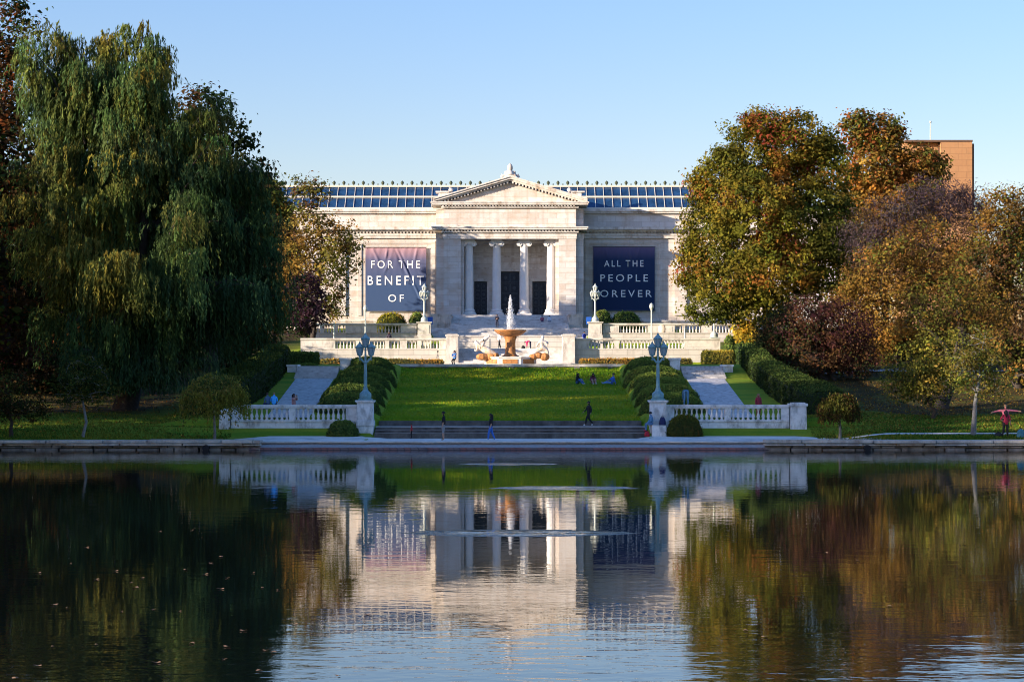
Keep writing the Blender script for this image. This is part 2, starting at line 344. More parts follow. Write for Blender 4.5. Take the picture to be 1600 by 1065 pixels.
# water ------------------------------------------------------------
def water_mat():
    m, n, b = nodes('lagoon_water'); L = n.links.new
    b.inputs['Base Color'].default_value = (0.004, 0.007, 0.006, 1); b.inputs['Roughness'].default_value = 0.015; b.inputs['IOR'].default_value = 1.55
    b.inputs['Specular IOR Level'].default_value = 0.5
    tcn = n.nodes.new('ShaderNodeTexCoord')
    def noise(scale, detail, sx, sy, loc=(0, 0, 0)):
        mpn = n.nodes.new('ShaderNodeMapping'); mpn.inputs['Scale'].default_value = (sx, sy, 1); mpn.inputs['Location'].default_value = loc
        L(tcn.outputs['Object'], mpn.inputs['Vector'])
        z = n.nodes.new('ShaderNodeTexNoise'); z.inputs['Scale'].default_value = scale; z.inputs['Detail'].default_value = detail; z.inputs['Roughness'].default_value = 0.55
        L(mpn.outputs[0], z.inputs['Vector']); return z.outputs['Fac']
    def math_(op, a_, b_, c_=None):
        x_ = n.nodes.new('ShaderNodeMath'); x_.operation = op
        for i, v in enumerate((a_, b_, c_)):
            if v is None: continue
            if isinstance(v, (int, float)): x_.inputs[i].default_value = v
            else: L(v, x_.inputs[i])
        return x_.outputs[0]
    calm = noise(1.0, 3, 0.55, 1.1); fine = noise(4.0, 2, 0.5, 1.0, (3, 5, 0))
    h = math_('ADD', math_('MULTIPLY', calm, 1.0), math_('MULTIPLY', fine, 0.22))
    # breezy bands: wide in x, short in y, plus the near water by the camera
    sp = n.nodes.new('ShaderNodeSeparateXYZ'); L(tcn.outputs['Object'], sp.inputs[0])
    band = noise(1.0, 3, 0.02, 0.085, (11, 2, 0))
    r = n.nodes.new('ShaderNodeMapRange'); r.inputs['From Min'].default_value = 0.52; r.inputs['From Max'].default_value = 0.72; L(band, r.inputs['Value'])
    near = n.nodes.new('ShaderNodeMapRange'); near.inputs['From Min'].default_value = 40; near.inputs['From Max'].default_value = 33; L(sp.outputs[1], near.inputs['Value'])
    amp = math_('ADD', math_('MULTIPLY', r.outputs[0], 1.1), math_('MULTIPLY', near.outputs[0], 3.2))
    edge = noise(2.0, 4, 0.4, 1.0, (1, 9, 0))
    for cx, cy, rx, ry, k in ((0.3, 63.4, 3.3, 1.4, 34.0), (2.2, 87.8, 2.9, 1.5, 34.0), (-0.1, 110.5, 2.4, 1.2, 20.0)):
        dx = math_('DIVIDE', math_('SUBTRACT', sp.outputs[0], cx), rx); dy = math_('DIVIDE', math_('SUBTRACT', sp.outputs[1], cy), ry)
        d2 = math_('ADD', math_('MULTIPLY', dx, dx), math_('MULTIPLY', dy, dy))
        d2 = math_('ADD', d2, math_('MULTIPLY', math_('SUBTRACT', edge, 0.5), 1.6))
        mr = n.nodes.new('ShaderNodeMapRange'); mr.inputs['From Min'].default_value = 1.0; mr.inputs['From Max'].default_value = 0.5; L(d2, mr.inputs['Value'])
        amp = math_('ADD', amp, math_('MULTIPLY', mr.outputs[0], k))
    shore = n.nodes.new('ShaderNodeMapRange'); shore.inputs['From Min'].default_value = 108; shore.inputs['From Max'].default_value = 128; L(sp.outputs[1], shore.inputs['Value'])
    amp = math_('ADD', amp, math_('MULTIPLY', shore.outputs[0], 3.5))
    amp = math_('ADD', amp, 1.0)
    hh = math_('MULTIPLY', h, amp)
    bm = n.nodes.new('ShaderNodeBump'); bm.inputs['Strength'].default_value = 1.0; bm.inputs['Distance'].default_value = 0.0032
    L(hh, bm.inputs['Height']); L(bm.outputs[0], b.inputs['Normal'])
    return m
M['water'] = water_mat()
tag(link('water', raw_mesh('water', [(-130, 0, 0), (130, 0, 0), (130, 130.6, 0), (-130, 130.6, 0)], [(0, 1, 2, 3)], M['water'])), kind='structure')

# draped sheets -----------------------------------------------------
def sheet(name, edges, mat_, lift=0.03, n_across=6, group=None):
    """edges: list of (xl, xr, y); a strip laid on the ground"""
    V = []; Fs = []
    for xl, xr, y in edges:
        for i in range(n_across + 1):
            x = xl + (xr - xl) * i / n_across; V.append((x, y, Hs(x, y) + lift))
    k = n_across + 1
    for j in range(len(edges) - 1):
        for i in range(n_across): Fs.append((j * k + i, j * k + i + 1, (j + 1) * k + i + 1, (j + 1) * k + i))
    return tag(link(name, raw_mesh(name, V, Fs, mat_, smooth=True)), kind='structure')

sheet('walkway', [(-18.5 + 0.6 * (y - 131.3), 23.0 - 0.9 * (y - 131.3), y) for y in np.linspace(131.3, 136.9, 8)], M['concrete'], 0.035, 40)
V = []; Fs = []
pts = np.linspace(18, 46, 50)
for i, x in enumerate(pts):
    yc = 133.6 + 0.5 * math.sin((x - 18) * 0.05)
    for y in (yc - 0.28, yc + 0.28): V.append((x, y, Hs(x, y) + 0.04))
for i in range(len(pts) - 1): Fs.append((2 * i, 2 * i + 2, 2 * i + 3, 2 * i + 1))
tag(link('footpath', raw_mesh('footpath', V, Fs, M['concrete'])), kind='structure')
V = []; Fs = []
for i, x in enumerate(np.linspace(24, 60, 40)):
    yc = 171 + 1.2 * math.sin((x - 24) * 0.1)
    for y in (yc - 0.8, yc + 0.8): V.append((x, y, Hs(x, y) + 0.08))
for i in range(39): Fs.append((2 * i, 2 * i + 2, 2 * i + 3, 2 * i + 1))
tag(link('upper_footpath', raw_mesh('upper_footpath', V, Fs, M['asphalt'])), kind='structure')
for s, nm_ in ((1, 'ramp_path'), (-1, 'ramp_path')):
    e = [(s * 12.95, s * 15.75, y) if s > 0 else (-15.75, -12.95, y) for y in np.linspace(139.3, 160.0, 24)]
    sheet(nm_, e, M['paving'], 0.03)
# apron at the middle of the shore
V = []; Fs = []
prof = [(129.9, -0.06, 1), (130.05, 0.14, 1), (130.06, 0.15, 0), (131.0, 0.31, 0), (131.12, 0.32, 2), (131.12, 0.39, 2), (130.96, 0.40, 2), (130.95, 0.485, 2), (131.4, 0.49, 2)]
mis = []
xa = np.linspace(-15.6, 15.8, 120)
for x in xa:
    jx = 0.05 * math.sin(x * 1.7) + 0.04 * math.sin(x * 4.1)
    for (y, z, m_) in prof: V.append((x, y + jx * (1 if y < 130.9 else 0.35), z + 0.012 * math.sin(x * 2.3 + y * 9) * math.sin(x * 0.9)))
k = len(prof)
for i in range(len(xa) - 1):
    for j in range(k - 1):
        Fs.append((i * k + j, (i + 1) * k + j, (i + 1) * k + j + 1, i * k + j + 1)); mis.append([1, 1, 0, 0, 0, 2, 2, 2][j])
tag(link('shore_apron', raw_mesh('shore_apron', V, Fs, [M['apron'], M['red_stone'], M['concrete']], mi=mis)), kind='structure')

# stone edging left and right
def edging(name, x0, x1, label):
    t = thing(name, ((x0 + x1) / 2, 130.5, 0), label, 'stone edging', 'stone ledges along the lagoon')
    for part, z0, z1, yo, m_, lo, hi in (('foundation_course', -0.3, 0.12, 129.98, 'edge_low', 0.7, 2.6), ('lower_course', 0.13, 0.26, 130.08, 'edge_low', 0.5, 1.8), ('middle_course', 0.27, 0.40, 129.92, 'edge_top', 0.8, 4.2), ('capstone_course', 0.425, 0.62, 129.80, 'edge_top', 1.4, 4.6)):
        mb = MB(); x = x0
        while x < x1:
            wd = RND.uniform(lo, hi); j = RND.uniform(-0.10, 0.12); dz = RND.uniform(-0.05, 0.015)
            mb.box(x + RND.uniform(0.005, 0.04), min(x + wd, x1) - RND.uniform(0.005, 0.04), yo + j, 131.2 + j * 0.2, z0, z1 + dz, 0, RND.uniform(0.01, 0.04)); x += wd
        mb.build(part, M[m_], t)
    return t
e1 = edging('shore_wall', 15.2, 58, 'pale three course stone ledge at the water on the right, under the outstretched man')
e2 = edging('shore_wall', -37.5, -14.9, 'shadowed stone ledge at the water on the left below the willow')
for (px, lab) in ((1355, 'round dark drain pipe mouth in the right stone ledge'), (322, 'round dark drain pipe mouth in the shaded left stone ledge')):
    x, z = W(px, 697, 129.8); mb = MB()
    mb.tube([(x, 129.55, 0.13), (x, 130.3, 0.13)], [0.2, 0.2], 14)
    o = mb.build('drain_pipe', M['black_item'], off=(x, 129.8, 0.0)); o.location = (x, 129.8, 0.0); tag(o, lab, 'drain pipe')

# ------------------------------------------------------------------ the museum
def zz(py, Y): return CAMZ + (PY - py) * Y / F
def xx(px, Y): return (px - PX) * Y / F
mus = thing('museum', (0, 285, 11.0), 'long pale marble classical museum with columned portico and blue skylight roof', 'museum')
YW, YP = 285.0, 279.0
# wings: plinth, wall, architrave, cornice, attic, coping
for s in (-1, 1):
    wm = MB()
    a_, b_ = (9.0, 46.0)
    x0, x1 = (s * a_, s * b_) if s > 0 else (-b_, -a_)
    wm.box(x0, x1, YW, YW + 14, 9.0, 22.1)                       # wall
    # panel surround standing proud of the wall
    px0, px1 = (10.35, 19.45) if s > 0 else (-19.45, -10.35)
    wm.box(px0 - 0.5, px0, YW - 0.12, YW - 0.003, 12.0, 21.35); wm.box(px1, px1 + 0.5, YW - 0.12, YW - 0.003, 12.0, 21.35)
    wm.box(px0 - 0.5, px1 + 0.5, YW - 0.13, YW - 0.004, 21.36, 21.8)
    for q in (21.5, 28.0, 34.5, 41.0):
        q0, q1 = (q, q + 1.6) if s > 0 else (-q - 1.6, -q)
        wm.box(q0, q1, YW - 0.22, YW - 0.003, 12.0, 22.09)
    wm.box(x0, x1, YW + 0.0, YW + 13.9, 22.75, 25.35)
    wm.build('wall', M['marble'], mus)
for s in (-1, 1):
    tm = MB()
    x0, x1 = (9.45, 46.3) if s > 0 else (-46.3, -9.45)
    tm.box(x0, x1, YW - 0.28, YW + 14.1, 22.12, 22.42); tm.box(x0, x1, YW - 0.34, YW + 14.1, 22.425, 22.76)   # architrave bands
    tm.box(x0, x1, YW - 0.95, YW + 14.2, 23.18, 23.55); tm.box(x0, x1, YW - 0.55, YW + 14.1, 22.95, 23.175)
    tm.box(x0, x1, YW - 0.35, YW + 14.0, 25.36, 25.6); tm.box(x0, x1, YW - 0.5, YW + 14.0, 25.605, 25.92)
    tm.box(x0, x1, YW - 0.35, YW - 0.004, 9.0, 11.15); tm.box(x0, x1, YW - 0.45, YW - 0.004, 11.155, 11.4)
    x = x0 + 0.2
    while x < x1 - 0.3:                                               # dentils
        tm.box(x, x + 0.22, YW - 0.5, YW - 0.3, 22.78, 22.94); x += 0.44
    tm.build('cornice', M['marble_trim'], mus)
# portico block
pm = MB()
zt = 21.68
pm.box(-8.53, -6.32, YP, 284.9, 11.9, zt); pm.box(6.24, 8.45, YP, 284.9, 11.9, zt)     # end piers
pm.box(-9.5, -8.535, YP + 0.7, 284.95, 11.9, zt); pm.box(8.455, 9.43, YP + 0.7, 284.95, 11.9, zt)   # recessed corners
pm.box(-6.32, -5.9, YP + 0.75, 283.4, 11.9, zt - 0.002); pm.box(5.82, 6.24, YP + 0.75, 283.4, 11.9, zt - 0.002)
pm.box(-8.53, 8.45, YP, 285.2, 23.27, 25.5); pm.box(-9.5, -8.535, YP + 0.7, 285.2, 23.27, 25.5); pm.box(8.455, 9.43, YP + 0.7, 285.2, 23.27, 25.5)
pm.box(-9.3, 9.25, YP + 1.6, 289, 26.3, 27.45)                                         # attic parapet behind pediment
pm.build('portico_block', M['marble'], mus)
bw_ = MB()
yb = 283.4
# portico back wall with three door openings
for (a_, b_, z0, z1) in ((-6.32, -4.67, 11.9, 16.4), (-3.0, -1.25, 11.9, 16.4), (1.2, 2.9, 11.9, 16.4), (4.67, 6.24, 11.9, 16.4), (-6.32, -1.25, 16.4, 17.7), (1.2, 6.24, 16.4, 17.7), (-6.32, 6.24, 17.7, zt - 0.004)):
    bw_.box(a_, b_, yb, yb + 1.2, z0, z1)
bw_.box(-6.32, 6.24, YP + 2.7, yb, zt - 0.4, zt - 0.003)                                # portico ceiling
bw_.build('portico_wall', M['marble'], mus)
tp = MB()
tp.box(-6.25, 6.2, yb - 0.1, yb - 0.003, 18.0, 18.25); tp.box(-6.25, 6.2, yb - 0.12, yb - 0.003, 19.55, 19.75)
for a_, b_ in ((-5.0, -2.7), (2.6, 4.98)):
    tp.box(a_, b_, yb - 0.16, yb - 0.003, 16.43, 16.8); tp.box(a_, a_ + 0.3, yb - 0.1, yb - 0.003, 11.93, 16.42); tp.box(b_ - 0.3, b_, yb - 0.1, yb - 0.003, 11.93, 16.42)
    tp.box(a_ + 0.3, b_ - 0.3, yb - 0.06, yb - 0.003, 20.2, 21.0)
tp.box(-1.75, 1.7, yb - 0.2, yb - 0.003, 17.73, 17.98); tp.box(-1.7, -1.27, yb - 0.1, yb - 0.003, 11.93, 17.72); tp.box(1.22, 1.65, yb - 0.1, yb - 0.003, 11.93, 17.72)
tp.box(-1.9, 1.85, yb - 0.08, yb - 0.003, 18.27, 18.9)
x = -1.5
tp.build('door_surround', M['marble_trim'], mus)
# entablature
en = MB()
for (x0, x1, y0) in ((-8.6, 8.52, YP - 0.05), ):
    en.box(x0, x1, y0, YP + 5.8, 21.684, 21.98); en.box(x0 - 0.04, x1 + 0.04, y0 - 0.05, YP + 5.8, 21.984, 22.32)
for (x0, x1) in ((-9.55, -8.65), (8.57, 9.48)):
    en.box(x0, x1, YP + 0.64, YP + 5.8, 21.684, 22.32)
def corn(z0, dep, xo):
    en.box(-8.65 - dep * 0.3, 8.57 + dep * 0.3, YP - dep * 0.45, YP + 5.6, z0 + 0.13, z0 + 0.33)
    en.box(-9.55 - xo, 9.48 + xo, YP - dep, YP + 5.7, z0 + 0.5, z0 + 0.72); en.box(-9.55 - xo - 0.12, 9.48 + xo + 0.12, YP - dep - 0.12, YP + 5.75, z0 + 0.723, z0 + 0.9)
    x = -8.7
    while x < 8.5:
        en.box(x, x + 0.2, YP - dep * 0.75, YP - 0.02, z0 + 0.335, z0 + 0.497); x += 0.4
    en.box(-9.52, 9.45, YP + 0.7 - 0.12, YP + 5.6, z0, z0 + 0.129)
corn(22.33, 0.62, 0.4); corn(25.5, 0.65, 0.5)
en.build('entablature', M['marble_trim'], mus)
# pediment
pd = MB()
zb, zp, xb = 26.42, 29.1, 9.15
pd.add([(-xb + 0.7, YP + 0.25, zb - 0.01), (xb - 0.7, YP + 0.25, zb - 0.01), (0, YP + 0.25, zp - 0.25), (-xb + 0.7, YP + 2, zb - 0.01), (xb - 0.7, YP + 2, zb - 0.01), (0, YP + 2, zp - 0.25)], [(0, 1, 2), (3, 5, 4), (1, 4, 5, 2), (0, 2, 5, 3)])
pd.build('pediment', M['marble'], mus)
rk = MB()
sl_ = (zp - zb) / xb
for s in (-1, 1):
    for (dz0, dz1, dep) in ((-0.02, 0.2, 0.42), (0.203, 0.46, 0.72), (0.463, 0.62, 0.86)):
        xo = xb + 0.75
        z_at = lambda xv: zp - sl_ * xv
        V = []
        for yv in (YP - dep, YP + 4):
            for xv, zc in ((xo, z_at(xo)), (0.0, z_at(0))):
                V += [(s * xv, yv, zc + dz0), (s * xv, yv, zc + dz1)]
        Fs = [(0, 1, 3, 2), (4, 6, 7, 5), (1, 5, 7, 3), (0, 2, 6, 4), (0, 4, 5, 1)]
        if s > 0: Fs = [f[::-1] for f in Fs]
        rk.add(V, Fs)
    x = 0.25
    while x < xb - 0.4:
        z = zp - sl_ * x; xa_, xb_ = (s * x, s * x + 0.2) if s > 0 else (s * x - 0.2, s * x)
        rk.box(min(xa_, xb_), max(xa_, xb_), YP - 0.36, YP + 0.24, z - 0.28, z - 0.05); x += 0.42
rk.build('raking_cornice', M['marble_trim'], mus)
ac = MB()
ac.box(-0.75, 0.75, YP - 0.5, YP + 0.5, zp + 0.3, zp + 0.85, 0, 0.1)
ac.lathe([(0.62, 0), (0.5, 0.25), (0.28, 0.5), (0.36, 0.75), (0.34, 1.05), (0.2, 1.3), (0.05, 1.4)], 0, YP, 14, 0, zp + 0.82)
for s in (-1, 1):
    ac.tube([(s * 1.15, YP, zp + 0.42), (s * 0.95, YP, zp + 0.75), (s * 0.7, YP, zp + 0.72), (s * 0.55, YP, zp + 1.15), (s * 0.3, YP, zp + 1.2)], [0.16, 0.2, 0.15, 0.17, 0.1], 8)
ac.build('acroterion', M['marble_trim'], mus, smooth=True)
for s in (-1, 1):
    cb_ = MB(); cb_.box(s * 8.0 - 1.15 if s < 0 else 8.0 - 0.2, s * 8.0 + 0.2 if s < 0 else 8.0 + 1.15, YP - 0.1, YP + 1.8, 26.43, 27.6)
    cx_ = s * 8.6
    cb_.box(cx_ - 0.95 if s < 0 else cx_ - 0.75, cx_ + 0.75 if s < 0 else cx_ + 0.95, YP - 0.2, YP + 1.9, 27.603, 27.8)
    cb_.ball((s * 7.6, YP + 0.3, 27.95), 0.3, 10, 6)
    cb_.build('corner_block', M['marble_trim'], mus)
# columns
def column_mesh():
    sh = MB(); pr = [(0.575, 0), (0.572, 2.4), (0.545, 5.5), (0.50, 8.25)]
    n = 40; V = []; Fs = []
    for r, z in pr:
        for i in range(n):
            rr = r * (1.0 if i % 2 else 0.94); a_ = 2 * math.pi * i / n; V.append((rr * math.cos(a_), rr * math.sin(a_), z))
    for j in range(len(pr) - 1):
        for i in range(n): Fs.append((j * n + i, j * n + (i + 1) % n, (j + 1) * n + (i + 1) % n, (j + 1) * n + i))
    sh.add(V, Fs); return sh
base_b = MB(); base_b.lathe([(0.86, 0.0), (0.90, 0.08), (0.86, 0.2), (0.74, 0.26), (0.72, 0.36), (0.78, 0.42), (0.74, 0.55), (0.6, 0.6), (0.58, 0.66)], 0, 0, 24); base_b.box(-0.95, 0.95, -0.95, 0.95, -0.2, -0.001)
cap_b = MB()
cap_b.lathe([(0.5, 0), (0.55, 0.08), (0.62, 0.22), (0.60, 0.3)], 0, 0, 20); cap_b.box(-0.7, 0.7, -0.52, 0.52, 0.3, 0.5); cap_b.box(-0.72, 0.72, -0.62, 0.62, 0.503, 0.62)
for s in (-1, 1):
    cap_b.tube([(s * 0.62, -0.58, 0.12), (s * 0.62, 0.58, 0.12)], [0.36, 0.36], 18); cap_b.tube([(s * 0.62, -0.66, 0.12), (s * 0.62, -0.58, 0.12)], [0.10, 0.15], 12)
s0 = c0_ = b0_ = None
for px in (733, 776, 819, 861):
    x = xx(px, 280.6); cpos = Vector((x, 280.6, 12.1)) - Vector(mus.location)
    if s0 is None:
        s0 = column_mesh().build('column', M['marble_smooth'], mus, smooth=True, off=(0, 0, -0.65)); s0.location = cpos
        b0_ = base_b.build('column_base', M['marble_smooth'], s0, smooth=True, off=(0, 0, 0)); c0_ = cap_b.build('capital', M['marble_smooth'], s0, smooth=True, off=(0, 0, -8.92))
    else:
        c = s0.copy(); COL.objects.link(c); c.location = cpos
        for ch in (b0_, c0_): d = ch.copy(); COL.objects.link(d); d.parent = c
# doors
def door(x0, x1, z1, nrow):
    d = MB(); d.box(x0, x1, yb + 0.35, yb + 0.5, 11.92, z1); o = d.build('door', M['bronze'], mus)
    r = MB(); mid = (x0 + x1) / 2; h = (z1 - 12.1) / nrow
    for s in (0, 1):
        a_, b_ = (x0 + 0.12, mid - 0.06) if s == 0 else (mid + 0.06, x1 - 0.12)
        for q in range(nrow):
            z = 12.1 + q * h
            for (u0, u1, v0, v1) in ((a_, b_, z, z + 0.06), (a_, b_, z + h - 0.16, z + h - 0.1), (a_, a_ + 0.06, z + 0.063, z + h - 0.163), (b_ - 0.06, b_, z + 0.063, z + h - 0.163)):
                r.box(u0, u1, yb + 0.3, yb + 0.349, v0, v1)
            r.ball(((a_ + b_) / 2, yb + 0.34, z + h * 0.45), min(0.22, (b_ - a_) * 0.3), 8, 5, 0, (1, 0.25, 1.2))
    r.build('door_panel', M['bronze_relief'], o, off=mus.location)
door(-4.67, -3.0, 16.38, 4); door(-1.25, 1.2, 17.68, 4); door(2.9, 4.67, 16.38, 4)
# skylight roof
YE, YR, ZE, ZR = 286.2, 290.7, 25.9, 29.35
sk = MB()
sk.add([(-31, YE, ZE), (31, YE, ZE), (31, YR, ZR), (-31, YR, ZR), (31, YR + 4.5, ZE), (-31, YR + 4.5, ZE)], [(0, 1, 2, 3), (3, 2, 4, 5), (0, 3, 5), (1, 4, 2)])
sko = sk.build('skylight_roof', M['skyglass'], mus)
ml = MB()
dn = Vector((0, -(ZR - ZE), (YR - YE))).normalized()
def slope(t): return YE + (YR - YE) * t, ZE + (ZR - ZE) * t
x = -30.9
while x < 31:
    y0, z0 = slope(0.0); y1, z1 = slope(1.0); q = 0.06
    V = [(x - q / 2, y0, z0), (x + q / 2, y0, z0), (x + q / 2, y1, z1), (x - q / 2, y1, z1)]; V2 = [(a_[0], a_[1] + dn.y * 0.1, a_[2] + dn.z * 0.1) for a_ in V]
    ml.add(V + V2, [(4, 5, 6, 7), (0, 1, 5, 4), (2, 3, 7, 6), (0, 4, 7, 3), (1, 2, 6, 5)]); x += 1.14
for t, hh in ((0.02, 0.28), (0.53, 0.2), (0.985, 0.16)):
    y0, z0 = slope(t); ml.box(-31, 31, y0 - 0.16, y0 + 0.1, z0 - 0.02, z0 + hh)
ml.build('glazing_bars', M['mullion'], sko, off=mus.location)
rb = MB(); rb.box(-31, 31, YR - 0.25, YR + 0.25, ZR - 0.05, ZR + 0.18); rb.build('ridge_beam', M['mullion'], mus)
fb = MB(); fb.lathe([(0.12, 0), (0.09, 0.1), (0.2, 0.22), (0.23, 0.36), (0.14, 0.52), (0.03, 0.62)], 0, 0, 8)
fin = None; sfin = None
for i in range(47):
    x = -30.0 + i * 1.30
    if fin is None:
        fin = fb.build('finial', M['verdigris'], mus, smooth=True, off=(0, 0, 0)); o = fin
    else: o = fin.copy(); COL.objects.link(o)
    o.location = Vector((x, YR, ZR + 0.18)) - Vector(mus.location)
    q = o.copy(); COL.objects.link(q); q.name = 'small_finial'; q.scale = (0.4, 0.4, 0.4); q.location = Vector((x + 0.65, YR, ZR + 0.18)) - Vector(mus.location)

# tower behind, right
tw = thing('tower', (xx(1470, 420), 425, 11), 'tan slab tower with antenna rising behind the orange trees', 'tower')
t_ = MB(); xa_, xb_, xc_ = xx(1415, 420), xx(1470, 420), xx(1519, 420)
t_.box(xa_, xb_ - 0.3, 421.5, 432, 8, zz(222, 420)); t_.box(xb_ + 0.003, xc_, 420, 432, 8, zz(222, 420) + 0.02)
t_.build('wall', M['tan_brick'], tw)
t_ = MB(); t_.box(xc_ + 0.003, xx(1523, 420), 420.6, 432, 8, zz(224, 420)); t_.box(xb_ - 0.297, xb_, 421.0, 431, 8, zz(224, 420)); t_.box(xa_ - 0.1, xc_ + 0.1, 419.9, 432.1, zz(222, 420) + 0.022, zz(222, 420) + 0.4); t_.build('wall_edge', plain('dark_tower_edge', (0.12, 0.07, 0.045)), tw)
t_ = MB(); t_.tube([(xx(1460, 420), 424, 48), (xx(1460, 420), 424, zz(187, 420))], [0.14, 0.08], 6); t_.ball((xx(1460, 420), 424, zz(187, 420)), 0.25, 8, 6); t_.build('antenna', M['patina_pale'], tw)

# ------------------------------------------------------------------ banners
def text_mesh(name, body, x0, x1, z0, z1, y):
    cu = bpy.data.curves.new(name, 'FONT'); cu.body = body; cu.size = 1; cu.space_character = 1.42; cu.space_word = 0.9; cu.extrude = 0.0; cu.offset = 0.004; cu.resolution_u = 3
    o = bpy.data.objects.new(name, cu); COL.objects.link(o)
    bpy.context.view_layer.update()
    me = bpy.data.meshes.new_from_object(o.evaluated_get(bpy.context.evaluated_depsgraph_get()))
    bpy.data.objects.remove(o); bpy.data.curves.remove(cu)
    n = len(me.vertices); c = np.empty(n * 3, dtype=np.float32); me.vertices.foreach_get('co', c); c = c.reshape(-1, 3)
    lo, hi = c.min(0), c.max(0)
    X = x0 + (c[:, 0] - lo[0]) / (hi[0] - lo[0]) * (x1 - x0); Z = z0 + (c[:, 1] - lo[1]) / (hi[1] - lo[1]) * (z1 - z0)
    return me, X, Z

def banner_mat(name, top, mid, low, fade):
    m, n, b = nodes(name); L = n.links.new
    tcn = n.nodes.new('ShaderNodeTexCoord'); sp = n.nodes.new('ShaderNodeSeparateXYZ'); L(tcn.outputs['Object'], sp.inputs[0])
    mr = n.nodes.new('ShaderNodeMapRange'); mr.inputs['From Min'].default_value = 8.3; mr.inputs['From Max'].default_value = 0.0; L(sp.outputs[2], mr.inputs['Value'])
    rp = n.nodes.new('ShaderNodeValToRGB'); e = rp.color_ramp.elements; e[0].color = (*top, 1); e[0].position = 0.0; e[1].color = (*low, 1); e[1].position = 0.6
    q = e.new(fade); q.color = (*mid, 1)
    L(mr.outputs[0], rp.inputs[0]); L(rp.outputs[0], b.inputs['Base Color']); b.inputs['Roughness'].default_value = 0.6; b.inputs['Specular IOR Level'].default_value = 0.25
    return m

def banner(px0, px1, py0, py1, lines, label, mat_, fold):
    Y = 284.72; x0, x1, z0, z1 = xx(px0, Y), xx(px1, Y), zz(py1, Y), zz(py0, Y)
    root = thing('banner', ((x0 + x1) / 2, Y, z0), label, 'banner', 'two banners on the museum front')
    cx, cw, ch = (x0 + x1) / 2, (x1 - x0), (z1 - z0)
    def disp(X, Z):
        u = (X - x0) / cw; v = (z1 - Z) / ch                     # v grows downwards
        d = 0.012 * np.sin(u * 60 + 3 * np.sin(v * 4)) * np.exp(-v * 3)
        for (u0, v0, u1, v1, am, wd) in fold:                    # creases fanning out from the hanging points
            du, dv = u1 - u0, v1 - v0; ln = math.hypot(du, dv)
            t = np.clip(((u - u0) * du + (v - v0) * dv) / ln ** 2, 0, 1)
            dist = np.hypot(u - u0 - t * du, v - v0 - t * dv); d = d + 2.0 * am * np.exp(-(dist / wd) ** 2) * np.sin(math.pi * np.clip(t * 0.9 + 0.08, 0, 1)) * np.sign(1)
        return d
    nu, nv = 90, 80
    U, Vv = np.meshgrid(np.linspace(x0, x1, nu), np.linspace(z0, z1, nv)); D = disp(U, Vv)
    P = np.stack([U.ravel(), (Y - D).ravel(), Vv.ravel()], 1) - np.array(root.location)
    ii, jj = np.meshgrid(np.arange(nu - 1), np.arange(nv - 1)); a_ = (jj * nu + ii).ravel()
    Fq = np.stack([a_, a_ + 1, a_ + 1 + nu, a_ + nu], 1)
    clo = link('cloth', raw_mesh('cloth', P, Fq, mat_, smooth=True), root)
    for (body, a0, a1, b0, b1) in lines:
        me, X, Z = text_mesh('lettering', body, xx(a0, Y), xx(a1, Y), zz(b1, Y), zz(b0, Y), Y)
        C = np.stack([X, Y - disp(X, Z) - 0.03, Z], 1) - np.array(root.location)
        me.vertices.foreach_set('co', C.astype(np.float32).ravel()); me.materials.append(M['white_paint']); me.update()
        link('lettering', me, root)
    p = MB(); p.tube([(x0 - 0.1, Y - 0.05, z1 + 0.05), (x1 + 0.1, Y - 0.05, z1 + 0.05)], [0.05, 0.05], 8); p.tube([(x0 - 0.1, Y - 0.05, z0 - 0.05), (x1 + 0.1, Y - 0.05, z0 - 0.05)], [0.05, 0.05], 8); p.build('hanging_rod', M['tripod'], root)
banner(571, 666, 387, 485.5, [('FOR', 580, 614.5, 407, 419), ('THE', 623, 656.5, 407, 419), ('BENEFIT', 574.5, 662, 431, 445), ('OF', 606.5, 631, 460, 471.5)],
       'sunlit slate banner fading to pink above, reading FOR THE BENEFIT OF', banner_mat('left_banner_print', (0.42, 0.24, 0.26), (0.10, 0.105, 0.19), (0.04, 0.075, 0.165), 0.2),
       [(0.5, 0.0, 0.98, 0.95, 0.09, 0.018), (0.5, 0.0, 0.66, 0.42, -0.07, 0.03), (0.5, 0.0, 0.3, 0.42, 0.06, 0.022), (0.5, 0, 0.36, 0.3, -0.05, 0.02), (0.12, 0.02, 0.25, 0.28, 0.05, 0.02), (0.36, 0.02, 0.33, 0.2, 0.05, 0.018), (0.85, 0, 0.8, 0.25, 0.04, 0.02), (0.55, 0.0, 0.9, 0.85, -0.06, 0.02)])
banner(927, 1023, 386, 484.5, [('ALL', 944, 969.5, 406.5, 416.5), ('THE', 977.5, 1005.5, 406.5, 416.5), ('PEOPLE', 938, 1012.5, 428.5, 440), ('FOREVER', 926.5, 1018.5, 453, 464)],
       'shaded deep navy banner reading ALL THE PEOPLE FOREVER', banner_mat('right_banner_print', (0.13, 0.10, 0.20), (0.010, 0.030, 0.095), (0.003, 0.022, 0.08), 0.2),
       [(0.45, 0.05, 0.36, 0.5, 0.03, 0.02), (0.2, 0, 0.25, 0.2, 0.03, 0.02), (0.75, 0, 0.7, 0.2, 0.03, 0.02), (0.6, 0.02, 0.64, 0.3, 0.03, 0.02)])

